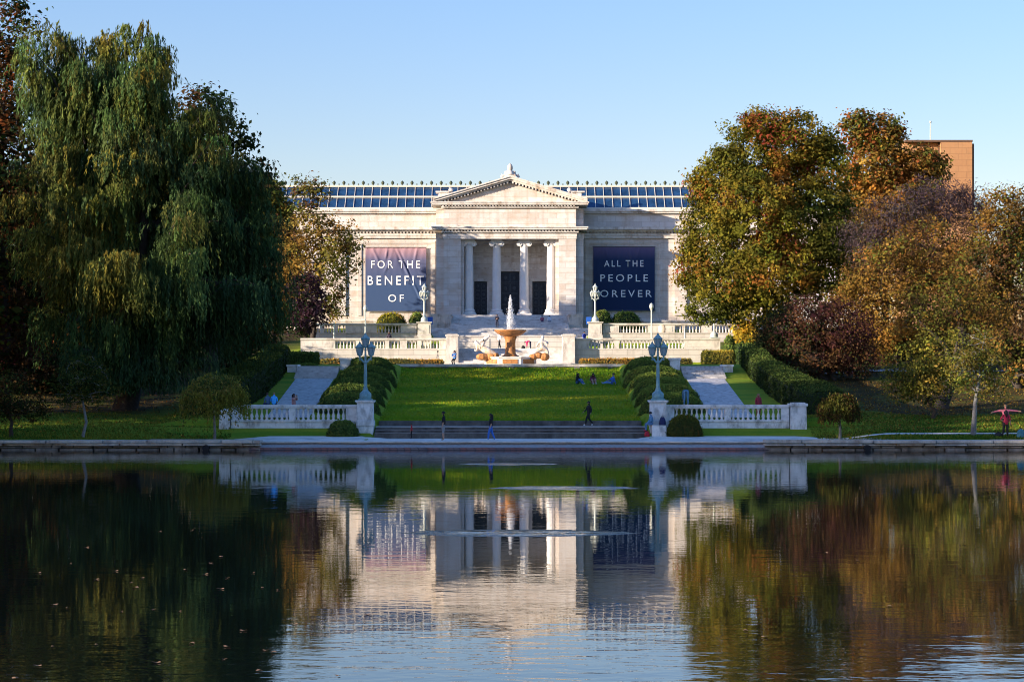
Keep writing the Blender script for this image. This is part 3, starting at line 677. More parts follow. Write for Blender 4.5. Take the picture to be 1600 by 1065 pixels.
# ------------------------------------------------------------------ stairs and terrace walls
def flight(name, label, x0, x1, ya, za, yb_, zb_, n, m_, cheeks=None, edge=None, ybk=None):
    t = thing(name, ((x0 + x1) / 2, ya, za), label, 'staircase')
    for i in range(n):
        y0 = ya + (yb_ - ya) * i / n; z1 = za + (zb_ - za) * (i + 1) / n
        b = MB(); b.box(x0, x1, y0, (ybk or yb_) + 0.002 * i, za - 0.6 - 0.003 * i, z1)
        if edge: b.box(x0 - 0.0, x1, y0 - 0.035, y0 + (0.9 if i == n - 1 else 0.2), z1 + 0.003, z1 + 0.03, 1 if i == n - 1 else 2)
        b.build('step', [M[m_], M[edge], M['step_mid']] if edge else M[m_], t)
    for (c0, c1, y0, y1, z0, z1) in (cheeks or []):
        b = MB(); b.box(c0, c1, y0, y1, z0, z1); b.box(c0 - 0.06, c1 + 0.06, y0 - 0.06, y1 + 0.06, z1 + 0.003, z1 + 0.16); b.build('stair_pier', M['terrace_trim'] if y0 > 200 else M['limestone'], t)
    return t
# lagoon steps with ledge
ls = flight('lagoon_steps', 'low dark steps between the two lamp pedestals at the lawn foot', -8.55, 8.6, 137.2, 0.60, 139.1, 1.16, 3, 'dark_step', None, 'step_edge', 140.9)
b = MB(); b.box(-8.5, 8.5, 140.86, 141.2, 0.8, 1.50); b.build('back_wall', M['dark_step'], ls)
for s in (-1, 1):
    lab = 'blue-lit stone steps with clean treads at the top of the left path' if s < 0 else 'rough stone steps with scattered leaves at the top of the right path'
    x0, x1 = (12.8, 15.9) if s > 0 else (-15.9, -12.8)
    pz = [(x1 + 0.02, x1 + 0.75, 162.5, 164.6, 3.6, 5.05), (x0 - 0.8, x0 - 0.02, 163.5, 164.6, 3.6, 5.55)] if s > 0 else [(x1 + 0.02, x1 + 0.8, 163.5, 164.6, 3.6, 5.55), (x0 - 0.75, x0 - 0.02, 162.5, 164.6, 3.6, 5.05)]
    flight('garden_steps', lab, x0, x1, 160.0, 4.15, 163.6, 5.10, 6, 'step_stone' if s < 0 else 'paving', pz, None, 165)
# coping at the top of the lawn, with its little corbels
cp = thing('terrace_kerb', (0, 171, 4.9), 'low pale stone kerb with dark corbels along the top of the lawn', 'kerb')
b = MB(); b.box(-8.9, 8.9, 170.8, 171.25, 4.6, 5.08); b.box(-8.95, 8.95, 170.68, 171.3, 5.083, 5.28); b.build('kerb', M['terrace_trim'], cp)
cb0 = None
for i in range(7):
    if cb0 is None:
        b = MB(); b.box(-0.22, 0.22, -0.26, 0.0, -0.28, 0.0, 0, 0.0); cb0 = b.build('corbel', M['dark_step'], cp, off=(0, 0, 0)); o = cb0  # darker stone stands in for the shade under the kerb
    else: o = cb0.copy(); COL.objects.link(o)
    o.location = Vector((-7.65 + i * 2.58, 170.79, 5.07)) - Vector(cp.location)
sheet('terrace_pavement', [(-8.2, 8.2, y) for y in np.linspace(171.4, 211.8, 10)], M['concrete'], 0.02, 6)
flight('fountain_stairs', 'broad pale stairs rising behind the fountain between two stone piers', -6.0, 6.0, 212.4, 5.0, 217.4, 6.98, 11, 'step_stone', None, None, 232)
b = MB(); b.box(-6.1, 6.1, 232.0, 232.6, 6.2, 8.35); b.box(-6.2, 6.2, 231.9, 232.7, 8.353, 8.55)
b.box(-3.4, -2.2, 231.94, 231.997, 7.2, 8.2); b.box(2.2, 3.4, 231.94, 231.997, 7.2, 8.2)
o = b.build('parapet_wall', M['terrace'], off=(0, 232.3, 6.2)); o.location = (0, 232.3, 6.2); tag(o, 'plain sunlit parapet wall on the landing behind the fountain', 'wall')
flight('plaza_stairs', 'shaded middle stairs between the upper lamp pedestals', -9.0, 9.0, 240, 7.4, 247, 9.6, 12, 'step_stone', None, None, 262)
flight('portico_stairs', 'wide shaded stairs with stone end blocks rising to the portico', -7.3, 7.2, 262, 9.6, 277.5, 11.87, 13, 'step_stone',
       [(-9.7, -7.32, 268, 278.9, 8.0, 11.6), (7.22, 9.0, 268, 278.9, 8.0, 11.6)], None, 284.2)

def bal_profile(h):
    return [(0.105, 0), (0.105, 0.07 * h), (0.06, 0.12 * h), (0.098, 0.2 * h), (0.115, 0.3 * h), (0.075, 0.5 * h), (0.045, 0.68 * h), (0.06, 0.74 * h), (0.05, 0.8 * h), (0.085, 0.9 * h), (0.10, 0.92 * h), (0.10, h)]
_bal = {}
def balustrade(name, label, Y, x0, x1, zbase, zsill, zrail, ztop, sections, mats, th=0.34, spacing=0.325, group=None, posts=()):
    """solid base, balusters in the given sections, solid dies between, rail on top"""
    t = thing(name, ((x0 + x1) / 2, Y, zbase), label, 'balustrade', group)
    b = MB(); b.box(x0, x1, Y - th / 2 - 0.04, Y + th / 2 + 0.04, zbase - 0.5, zsill - 0.12); b.box(x0, x1, Y - th / 2 - 0.10, Y + th / 2 + 0.1, zsill - 0.117, zsill); b.build('plinth', M[mats[0]], t)
    b = MB(); b.box(x0, x1, Y - th / 2 - 0.02, Y + th / 2 + 0.02, zrail, zrail + (ztop - zrail) * 0.35); b.box(x0 - 0.02, x1 + 0.02, Y - th / 2 - 0.09, Y + th / 2 + 0.09, zrail + (ztop - zrail) * 0.35 + 0.003, ztop); b.build('rail', M[mats[1]], t)
    secs = sorted(sections); cur = x0
    for (a_, c_) in secs + [(x1, x1)]:
        if a_ - cur > 0.05:
            b = MB(); b.box(cur, a_, Y - th / 2, Y + th / 2, zsill + 0.001, zrail - 0.001)
            if a_ - cur > 1.2: b.box(cur + 0.25, a_ - 0.25, Y - th / 2 - 0.03, Y - th / 2 - 0.003, zsill + 0.12, zrail - 0.12)
            b.build('die', M[mats[1]], t)
        cur = c_
    h = zrail - zsill - 0.002; key = (round(h, 3), mats[1])
    if key not in _bal:
        q = MB(); q.lathe(bal_profile(h), 0, 0, 10); V = np.array(q.v, dtype=np.float32); me = raw_mesh('baluster', V, q.f, M[mats[1]], smooth=True); _bal[key] = me
    for (a_, c_) in secs:
        n = max(1, int(round((c_ - a_) / spacing)))
        for i in range(n):
            link('baluster', _bal[key], t, Vector((a_ + (i + 0.5) * (c_ - a_) / n, Y, zsill + 0.001)) - Vector(t.location))
    for (p0, p1, pz, pd_) in posts:
        b = MB(); b.box(p0, p1, Y - pd_ / 2, Y + pd_ / 2, zbase - 0.5, pz - 0.22, 0, 0.04); b.box(p0 - 0.05, p1 + 0.05, Y - pd_ / 2 - 0.05, Y + pd_ / 2 + 0.05, pz - 0.217, pz - 0.06); b.box(p0 + 0.1, p1 - 0.1, Y - pd_ / 2 + 0.1, Y + pd_ / 2 - 0.1, pz - 0.057, pz); b.build('end_post', M[mats[1]], t)
    return t
YB = 138.6
for s in (-1, 1):
    sec = [(10.45, 13.65), (14.05, 17.25)] if s > 0 else [(-17.25, -14.05), (-13.65, -10.45)]
    a_, c_ = (9.75, 17.75) if s > 0 else (-17.75, -9.75)
    po = [(17.78, 18.85, 2.72, 1.0)] if s > 0 else [(-18.5, -17.78, 2.3, 0.9)]
    balustrade('balustrade', 'weathered balustrade right of the lagoon steps, where the jeans-clad person bends' if s > 0 else 'weathered balustrade left of the lagoon steps, under the sitting pair', YB, a_, c_, 1.1, 1.62, 2.34, 2.58, sec, ('limestone', 'limestone'), 0.4, 0.32, 'balustrades by the lagoon', po)
# lower terrace walls
YL = 215.0
def X215(p): return xx(p, YL)
for s in (-1, 1):
    if s < 0: a_, c_ = X215(470), X215(696.5); sec = [(X215(p), X215(q)) for p, q in ((524, 556), (578, 602), (608, 625), (636, 652), (658, 672), (674, 686))]; lab = 'lower terrace wall and balustrade left of the fountain, shaded at its far left'
    else: a_, c_ = X215(898.5), X215(1125); sec = [(X215(p), X215(q)) for p, q in ((921, 938), (942, 960), (967, 1016), (1033, 1069))]; lab = 'lower terrace wall and balustrade right of the fountain, fully sunlit'
    pr = [(X215(697), X215(717), zz(522, YL), 3.0)] if s < 0 else [(X215(878), X215(898), zz(522, YL), 3.0)]
    balustrade('terrace_wall', lab, YL, a_, c_, 5.2, 6.98, 7.72, 7.98, sec, ('terrace', 'terrace_trim'), 0.45, 0.33, 'terrace walls with balusters', pr)
YU = 242.0
def X242(p): return xx(p, YU)
for s in (-1, 1):
    if s < 0: a_, c_ = X242(488), X242(651); sec = [(X242(p), X242(q)) for p, q in ((494, 500), (507, 521), (528, 540), (589, 626))]; lab = 'upper terrace balustrade left of the portico stairs, in blue shade below the shrubs'
    else: a_, c_ = X242(941.5), X242(1146); sec = [(X242(p), X242(q)) for p, q in ((967, 1012), (1054, 1066), (1070, 1096), (1112, 1142))]; lab = 'upper terrace balustrade right of the portico stairs, half hidden by the maple'
    balustrade('terrace_wall', lab, YU, a_, c_, 7.3, 9.0, 9.78, 10.04, sec, ('terrace', 'terrace_trim'), 0.45, 0.36, 'terrace walls with balusters')
# oval medallion on the upper wall
b = MB(); b.ball((X242(1034), YU - 0.22, 9.4), 0.42, 16, 10, 0, (1, 0.25, 1.45)); o = b.build('medallion', M['white_marble'], off=(X242(1034), YU - 0.22, 9.4), smooth=True); o.location = (X242(1034), YU - 0.22, 9.4); tag(o, 'oval carved medallion on the upper terrace wall beside the maple', 'carving')
def pedestal(label, x, Y, z0, z1, wd, m_, steps, group):
    t = thing('lamp_pedestal', (x, Y, z0), label, 'pedestal', group); h = z1 - z0; r = wd / 2
    b = MB(); b.box(x - r * 0.82, x + r * 0.82, Y - r * 0.82, Y + r * 0.82, z0 - 0.2, z0 + 0.29 * h, 0, -0.07); b.box(x - r, x + r, Y - r, Y + r, z0 + 0.293 * h, z0 + 0.42 * h); b.box(x - r * 0.98, x + r * 0.98, Y - r * 0.98, Y + r * 0.98, z0 + 0.423 * h, z0 + 0.45 * h, 0, 0.04); b.build('base', M[m_], t)
    b = MB(); b.box(x - r * 0.9, x + r * 0.9, Y - r * 0.9, Y + r * 0.9, z0 + 0.453 * h, z1 - 0.16, 0, 0.02); b.box(x - r * 0.7, x + r * 0.7, Y - r * 0.93, Y - r * 0.9 - 0.003, z0 + 0.52 * h, z1 - 0.32); b.build('shaft', M[m_], t)
    b = MB(); b.box(x - r * 0.98, x + r * 0.98, Y - r * 0.98, Y + r * 0.98, z1 - 0.157, z1 - 0.1); b.box(x - r * 1.08, x + r * 1.08, Y - r * 1.08, Y + r * 1.08, z1 - 0.097, z1); b.build('cap', M[m_], t)
    return t
YD = 138.0
XD = [xx(571, YD), xx(1028, YD)]
pedestal('stained stone pedestal of the left verdigris lamp at the lagoon', XD[0], YD, 0.60, zz(625, YD), 1.15, 'limestone', 1, 'lamp pedestals')
pedestal('stone pedestal of the right verdigris lamp, a person sitting at its foot', XD[1], YD, 0.60, zz(625, YD), 1.15, 'limestone', 1, 'lamp pedestals')
b = MB(); b.box(XD[1] - 0.45, XD[1] + 0.45, 136.75, 137.4, 0.5, 1.32); o = b.build('seat_block', M['limestone'], off=(XD[1], 137.1, 0.5)); o.location = (XD[1], 137.1, 0.5); tag(o, 'square stone block in front of the right lagoon pedestal', 'stone block')
XU = [xx(663, YU), xx(930, YU)]
for x, lab in zip(XU, ('sunlit white pedestal of the upper left lamp, in front of the FOR THE banner', 'sunlit white pedestal of the upper right lamp, beside the navy banner')):
    pedestal(lab, x, YU, 7.6, zz(503, YU), 1.62, 'terrace_trim', 1, 'lamp pedestals')

# ------------------------------------------------------------------ lamps
def lantern_parts(root, pos, metal, glass, sc_=1.0):
    x, y, z = pos; n = 6
    fr = MB(); s = sc_
    fr.lathe([(0.02, -0.16), (0.06, -0.12), (0.05, -0.06), (0.15, 0.0), (0.165, 0.03), (0.15, 0.05)], 0, 0, n)
    fr.lathe([(0.25, 0.46), (0.285, 0.5), (0.27, 0.54), (0.17, 0.64), (0.10, 0.72), (0.06, 0.76), (0.07, 0.79), (0.03, 0.84), (0.01, 0.9)], 0, 0, n)
    for i in range(n):
        a_ = 2 * math.pi * i / n; fr.tube([(0.155 * math.cos(a_), 0.155 * math.sin(a_), 0.04), (0.25 * math.cos(a_), 0.25 * math.sin(a_), 0.48)], [0.018, 0.02], 5)
    lo = fr.build('lantern', M[metal], root, off=(0, 0, 0)); lo.location = pos; lo.scale = (s, s, s)
    g = MB(); g.lathe([(0.14, 0.05), (0.225, 0.46)], 0, 0, n); g.build('lantern_glass', M[glass], lo, off=(0, 0, 0))
    return lo
def lamp(label, loc, metal, glass, five, group):
    t = thing('lamp_post', loc, label, 'lamp post', group)
    b = MB(); b.box(-0.42, 0.42, -0.42, 0.42, 0, 0.1); b.lathe([(0.36, 0.1), (0.38, 0.2), (0.37, 0.42), (0.30, 0.5), (0.2, 0.58), (0.15, 0.7), (0.17, 0.74), (0.13, 0.78)], 0, 0, 12); b.build('base', M[metal], t, smooth=True, off=(0, 0, 0))
    b = MB()
    n = 20; pr = [(0.115, 0.76), (0.095, 2.2), (0.09, 2.34), (0.125, 2.38), (0.1, 2.44), (0.07, 2.5), (0.06, 3.16), (0.1, 3.2), (0.05, 3.26)]
    b.lathe(pr, 0, 0, n); b.build('pole', M[metal], t, smooth=True, off=(0, 0, 0))
    dirs = [0, math.pi] + ([math.pi / 2, 3 * math.pi / 2] if five else [])
    for a_ in dirs:
        b = MB(); c, s = math.cos(a_), math.sin(a_)
        b.tube([(0.05 * c, 0.05 * s, 2.38), (0.18 * c, 0.18 * s, 2.5), (0.26 * c, 0.26 * s, 2.62), (0.34 * c, 0.34 * s, 2.64), (0.36 * c, 0.36 * s, 2.74)], [0.07, 0.065, 0.06, 0.05, 0.045], 8)
        b.tube([(0.26 * c, 0.26 * s, 2.6), (0.38 * c, 0.38 * s, 2.54), (0.42 * c, 0.42 * s, 2.62)], [0.035, 0.04, 0.02], 6)
        b.build('arm', M[metal], t, smooth=True, off=(0, 0, 0))
        lantern_parts(t, (0.36 * c, 0.36 * s, 2.84), metal, glass, 0.84 if five else 1.02)
    lantern_parts(t, (0, 0, 3.36), metal, glass, 1.05)
    return t
G = 'ornate lamp posts'
lamp('left verdigris three-lantern lamp standing by the lagoon steps', (XD[0], YD, zz(625, YD)), 'patina', 'lamp_glass', False, G)
lamp('right verdigris three-lantern lamp, above the person seated by the steps', (XD[1], YD, zz(625, YD)), 'patina', 'lamp_glass', False, G)
l3 = lamp('pale sunlit lamp cluster before the corner of the FOR THE banner', (XU[0], YU, zz(503, YU)), 'patina_pale', 'lamp_glass_pale', True, G)
dup(l3, (XU[1], YU, zz(503, YU)), 'pale lamp cluster covering the F of FOREVER')
dup(l3, (xx(1116, YL), YL, 7.98), 'pale lamp cluster at the terrace wall end, lanterns lost in maple leaves')
def slim_lamp(label, px, py0, Y, head=True):
    x, zt_ = W(px, py0, Y); z0 = Hs(x, Y); t = thing('slim_lamp_post', (x, Y, z0), label, 'lamp post', 'slim lamp posts')
    h = zt_ - z0; b = MB(); b.lathe([(0.16, 0), (0.15, 0.3), (0.09, 0.5), (0.075, h - 0.75), (0.12, h - 0.7), (0.08, h - 0.62)], 0, 0, 10); b.build('pole', M['patina_pale'], t, off=(0, 0, 0))
    if head:
        b = MB(); b.lathe([(0.1, h - 0.62), (0.2, h - 0.5), (0.24, h - 0.25), (0.17, h - 0.12)], 0, 0, 10); b.build('lamp_globe', M['lamp_glass_pale'], t, smooth=True, off=(0, 0, 0))
        b = MB(); b.lathe([(0.24, h - 0.12), (0.12, h - 0.03), (0.03, h + 0.05)], 0, 0, 10); b.build('lamp_cap', M['patina_pale'], t, off=(0, 0, 0))
    return t
slim_lamp('slim white lamp with round globe at the left edge of the FOR THE banner', 571, 477, 232)
slim_lamp('slim white lamp with round globe at the right corner of the navy banner', 1018, 474, 232)
slim_lamp('thin bare white pole under the sunlit ochre tree', 522, 495, 226, False)
slim_lamp('thin bare white pole by the lower edge of the big maple', 1070, 503, 226, False)
for px, lab in ((672, 'small blue notice board left of the portico stairs'), (920, 'small blue notice board right of the portico stairs')):
    Y = 262; x, z = W(px, 500.5, Y); t = thing('notice_board', (x, Y, z - 1.6), lab, 'sign', 'blue notice boards')
    b = MB(); b.box(x - 0.32, x + 0.32, Y - 0.04, Y + 0.04, z - 0.45, z + 0.42); b.build('panel', M['blue_sign'], t)
    b = MB(); b.tube([(x, Y + 0.06, z - 2.4), (x, Y + 0.06, z + 0.3)], [0.05, 0.05], 6); b.build('post', M['tripod'], t)

# ------------------------------------------------------------------ fountain
YF = 205.0
ft = thing('fountain', (0, YF, 5.3), 'orange stained marble fountain with a broad bowl and white water jet', 'fountain')
b = MB()
b.lathe([(2.75, 0), (2.75, 0.12), (2.6, 0.16), (2.6, 0.7), (2.72, 0.76), (2.72, 0.86), (2.35, 0.86), (2.35, 0.4)], 0, YF, 8, 0, 5.2, math.pi / 8); b.build('basin', M['white_marble'], ft)
b = MB()
for i in range(8):
    a_ = 2 * math.pi * (i + 0.5) / 8 + math.pi / 8 + math.pi / 8 - math.pi / 8; c, s = math.cos(a_), math.sin(a_); r = 2.6 * math.cos(math.pi / 8) + 0.012
    u = Vector((-s, c, 0)); ctr = Vector((c * r, YF + s * r, 5.63))
    V = [ctr - u * 0.7 + Vector((0, 0, -0.2)), ctr + u * 0.7 + Vector((0, 0, -0.2)), ctr + u * 0.7 + Vector((0, 0, 0.2)), ctr - u * 0.7 + Vector((0, 0, 0.2))]; V2 = [p + Vector((c, s, 0)) * 0.05 for p in V]
    b.add(V + V2, [(4, 5, 6, 7), (0, 1, 5, 4), (1, 2, 6, 5), (2, 3, 7, 6), (3, 0, 4, 7)])
b.build('basin_panel', M['rust_marble'], ft)
cxF = xx(797.5, YF)
b = MB(); b.lathe([(0.95, 0), (1.0, 0.1), (0.82, 0.2), (0.6, 0.32), (0.5, 0.5), (0.47, 1.3), (0.5, 1.75), (0.62, 1.95), (0.55, 2.05)], cxF, YF, 16, 0, 5.95); b.build('stem', M['rust_marble'], ft, smooth=True)
b = MB(); b.lathe([(0.5, 0), (0.62, 0.05), (0.95, 0.16), (1.25, 0.34), (1.46, 0.52), (1.55, 0.6), (1.5, 0.68), (1.3, 0.6), (0.4, 0.42), (0.1, 0.42)], cxF, YF, 28, 0, 7.93); b.build('bowl', M['rust_marble'], ft, smooth=True)
b = MB(); b.lathe([(0.2, 0), (0.3, 0.15), (0.14, 0.35), (0.06, 0.5)], cxF, YF, 10, 0, 8.35); b.build('nozzle', M['rust_marble'], ft, smooth=True)
def spray_mat():
    m = bpy.data.materials.new('white_spray'); m.use_nodes = True; n = m.node_tree; n.nodes.clear(); L = n.links.new
    o = n.nodes.new('ShaderNodeOutputMaterial'); d = n.nodes.new('ShaderNodeBsdfDiffuse'); d.inputs[0].default_value = (0.85, 0.87, 0.9, 1); t = n.nodes.new('ShaderNodeBsdfTranslucent'); t.inputs[0].default_value = (0.85, 0.87, 0.9, 1)
    mx = n.nodes.new('ShaderNodeMixShader'); L(d.outputs[0], mx.inputs[1]); L(t.outputs[0], mx.inputs[2]); L(mx.outputs[0], o.inputs[0]); return m
N = 9000
tt = rng.random(N) ** 1.25; hgt = 8.5 + 3.35 * tt; wd = (0.40 * (1 - tt) ** 0.9 + 0.04) * np.abs(rng.normal(0, 0.55, N)); an = rng.random(N) * 2 * np.pi
P = np.stack([cxF + wd * np.cos(an), YF + wd * np.sin(an), hgt], 1)
sz = 0.008 + 0.024 * rng.random(N) ** 2
ax_ = rng.normal(0, 1, (N, 3)); ax_[:, 2] *= 0.4; ax_ /= np.linalg.norm(ax_, axis=1)[:, None]; bx_ = np.cross(ax_, rng.normal(0, 1, (N, 3))); bx_ /= np.linalg.norm(bx_, axis=1)[:, None]; bx_[:, 2] = np.abs(bx_[:, 2]) + 0.6
Vv = np.stack([P - ax_ * sz[:, None], P - bx_ * sz[:, None] * 2.2, P + ax_ * sz[:, None], P + bx_ * sz[:, None] * 2.2], 1).reshape(-1, 3) - np.array(ft.location)
link('water_jet', raw_mesh('water_jet', Vv, np.arange(N * 4).reshape(-1, 4), spray_mat()), ft)

def skin_mesh(name, verts, edges, radii, root=0, sub=1):
    me = bpy.data.meshes.new(name); me.from_pydata([tuple(v) for v in verts], edges, []); o = bpy.data.objects.new(name, me); COL.objects.link(o)
    sk_ = o.modifiers.new('skin', 'SKIN'); sk_.use_smooth_shade = True; sk_.branch_smoothing = 0.4
    for i, v in enumerate(me.skin_vertices[0].data):
        r = radii[i]; v.radius = r if isinstance(r, tuple) else (r, r); v.use_root = (i == root)
    if sub: s_ = o.modifiers.new('sub', 'SUBSURF'); s_.levels = sub; s_.render_levels = sub
    bpy.context.view_layer.update()
    res = bpy.data.meshes.new_from_object(o.evaluated_get(bpy.context.evaluated_depsgraph_get()))
    bpy.data.objects.remove(o); bpy.data.meshes.remove(me); return res

# carved groups at the basin ends: a rearing fish-tailed horse with rider (left), a crouched figure on rocks (right)
def sculpture(label, px, m_, nodes_, edges_, radii_, rocks):
    x, z = W(px, 555, 204); t = thing('sculpture', (x, 203.6, 6.06), label, 'sculpture', 'carved figures on the fountain basin')
    me = skin_mesh('figure', nodes_, edges_, radii_, 0, 1); me.materials.append(M[m_]); link('figure', me, t); t.scale = (0.88, 1.0, 1.22)
    b = MB()
    for (cx, cz, r, sx, sz_) in rocks: b.ball((cx, 0, cz), r, 9, 6, 0, (sx, 0.9, sz_))
    b.build('rocks', M['rust_marble'], t, smooth=False, off=(0, 0, 0)); return t
sculpture('pale carved sea horse and leaning rider on the left basin end', 758, 'white_marble',
          [(0.1, 0, 0.5), (-0.35, 0, 0.62), (-0.75, 0, 0.85), (-0.95, 0, 1.15), (-1.2, 0, 1.0), (0.55, 0, 0.4), (0.95, 0, 0.3), (1.3, 0, 0.15), (-0.2, -0.05, 1.0), (0.05, -0.05, 1.4), (0.12, -0.05, 1.62), (-0.25, -0.2, 1.3), (-0.6, -0.2, 1.15), (0.35, -0.1, 1.45), (0.5, -0.1, 1.75), (-0.9, -0.15, 0.45), (-1.15, -0.2, 0.55)],
          [(0, 1), (1, 2), (2, 3), (3, 4), (0, 5), (5, 6), (6, 7), (1, 8), (8, 9), (9, 10), (9, 11), (11, 12), (9, 13), (13, 14), (2, 15), (15, 16)],
          [0.32, 0.34, 0.25, 0.2, 0.13, 0.28, 0.2, 0.14, 0.22, 0.24, 0.15, 0.1, 0.07, 0.1, 0.08, 0.13, 0.08],
          [(0.7, 0.0, 0.4, 1.6, 0.7), (-0.3, 0.0, 0.45, 1.6, 0.6), (1.1, 0.05, 0.35, 1.2, 0.8)])
sculpture('ochre streaked carved crouching figure on the right basin end', 845, 'white_marble',
          [(0.2, 0, 0.7), (0.05, 0, 1.1), (0.15, 0, 1.4), (0.3, 0, 1.65), (0.62, 0, 0.6), (0.8, 0, 0.15), (-0.3, 0, 0.55), (-0.8, 0, 0.3), (-1.25, 0, 0.2), (-0.2, -0.15, 1.1), (-0.5, -0.2, 0.75), (0.5, -0.1, 1.15), (0.75, -0.15, 0.85), (0.8, 0.1, 1.0)],
          [(0, 1), (1, 2), (2, 3), (0, 4), (4, 5), (0, 6), (6, 7), (7, 8), (1, 9), (9, 10), (1, 11), (11, 12), (11, 13)],
          [0.28, 0.27, 0.16, 0.2, 0.2, 0.14, 0.24, 0.2, 0.12, 0.12, 0.08, 0.14, 0.1, 0.16],
          [(-0.8, 0.0, 0.4, 1.3, 0.6), (-0.2, 0.1, 0.4, 1.2, 0.6), (0.4, 0.0, 0.45, 1.2, 0.7)])

# ------------------------------------------------------------------ foliage
def vnoise(P, freq, seed):
    r = np.random.default_rng(seed); s = np.zeros(len(P))
    for k in range(7):
        d = r.normal(0, 1, 3); d /= np.linalg.norm(d); s += np.sin(P @ d * freq * r.uniform(0.6, 1.8) + r.uniform(0, 6.28))
    return s / 3.0

def pal_cols(P, groups, palette, seed, freq=0.35, jit=0.22, bias=0.0):
    """palette: list of (rgb, threshold weight); colour changes in patches through the crown and leaf by leaf"""
    n = len(P); r = np.random.default_rng(seed); v = vnoise(P, freq, seed) + r.normal(0, 0.45, n) + bias
    rank = np.argsort(np.argsort(v)) / max(1, n - 1); cw = np.cumsum([p[1] for p in palette]); cw = cw / cw[-1]
    idx = np.searchsorted(cw, rank * 0.9999); C = np.array([p[0] for p in palette])[np.clip(idx, 0, len(palette) - 1)]
    C = C * np.exp(r.normal(0, jit * 0.75, (n, 1))) * np.exp(r.normal(0, 0.06, (n, 3)))
    return np.clip(C, 0.002, 0.8)

def quads(P, Nn, L, Wd, r, bend=0.0, axis=None):
    """rhombic leaves at P, facing Nn"""
    n = len(P); a_ = r.normal(0, 1, (n, 3)) if axis is None else axis
    a_ = a_ - Nn * np.sum(a_ * Nn, 1)[:, None]; a_ /= np.linalg.norm(a_, axis=1)[:, None] + 1e-9; b_ = np.cross(Nn, a_)
    L = L[:, None]; Wd = Wd[:, None]
    return np.stack([P - a_ * L * 0.5, P + b_ * Wd * 0.5 - a_ * L * 0.05 + Nn * L * bend, P + a_ * L * 0.5, P - b_ * Wd * 0.5 - a_ * L * 0.05 + Nn * L * bend], 1).reshape(-1, 3)

def norm(v): return v / (np.linalg.norm(v, axis=1)[:, None] + 1e-9)

def foliage_mesh(name, clumps, centre, per, rad_, size, palette, seed, asp=0.6, flat=0.75, freq=0.35, bias=0.5, lo=0.0):
    r = np.random.default_rng(seed); m = len(clumps); ids = np.repeat(np.arange(m), per); n = len(ids)
    cs = np.exp(r.normal(0, 0.22, m)); off = np.clip(r.normal(0, 1, (n, 3)), -1.7, 1.7) * 0.55 * rad_ * cs[ids][:, None]; off[:, 2] *= flat
    P = clumps[ids] + off
    if lo: P[:, 2] = np.maximum(P[:, 2], lo)
    Nn = norm(norm(P - centre) * bias + norm(off) * 0.45 + np.array([0, 0, 0.25]) + r.normal(0, 0.5, (n, 3)))
    L = size * np.exp(r.normal(0, 0.25, n)); V = quads(P, Nn, L, L * asp, r, 0.08)
    cc = pal_cols(clumps, None, palette, seed, freq)[ids] * np.exp(r.normal(0, 0.13, (n, 1)))
    return raw_mesh(name, V, np.arange(n * 4).reshape(-1, 4), M['leaf'], col=np.repeat(np.concatenate([np.clip(cc, 0.002, 0.8), np.ones((n, 1))], 1), 4, 0))

def in_lobes(lobes, n, r, inner=0.45):
    wts = np.array([(l[3] * l[5]) ** 1.0 * (l[6] if len(l) > 6 else 1) for l in lobes]); wts /= wts.sum(); k = r.choice(len(lobes), n, p=wts); A = np.array([l[:6] for l in lobes])[k]
    d = norm(r.normal(0, 1, (n, 3))); rr = inner + (1 - inner) * r.random(n) ** 0.6
    return A[:, :3] + d * A[:, 3:6] * rr[:, None]

def px_lobes(lobes, Y):
    """(px, py, rx px, ry px[, depth offset m[, weight]]) -> metres at depth Y"""
    o = []
    for l in lobes:
        px, py, rx, ry = l[:4]; dy = l[4] if len(l) > 4 else 0.0; y = Y + dy; x, z = W(px, py, y); k = y / F
        o.append((x, y, z, rx * k, rx * k * 0.85, ry * k, l[5] if len(l) > 5 else 1.0))
    return o

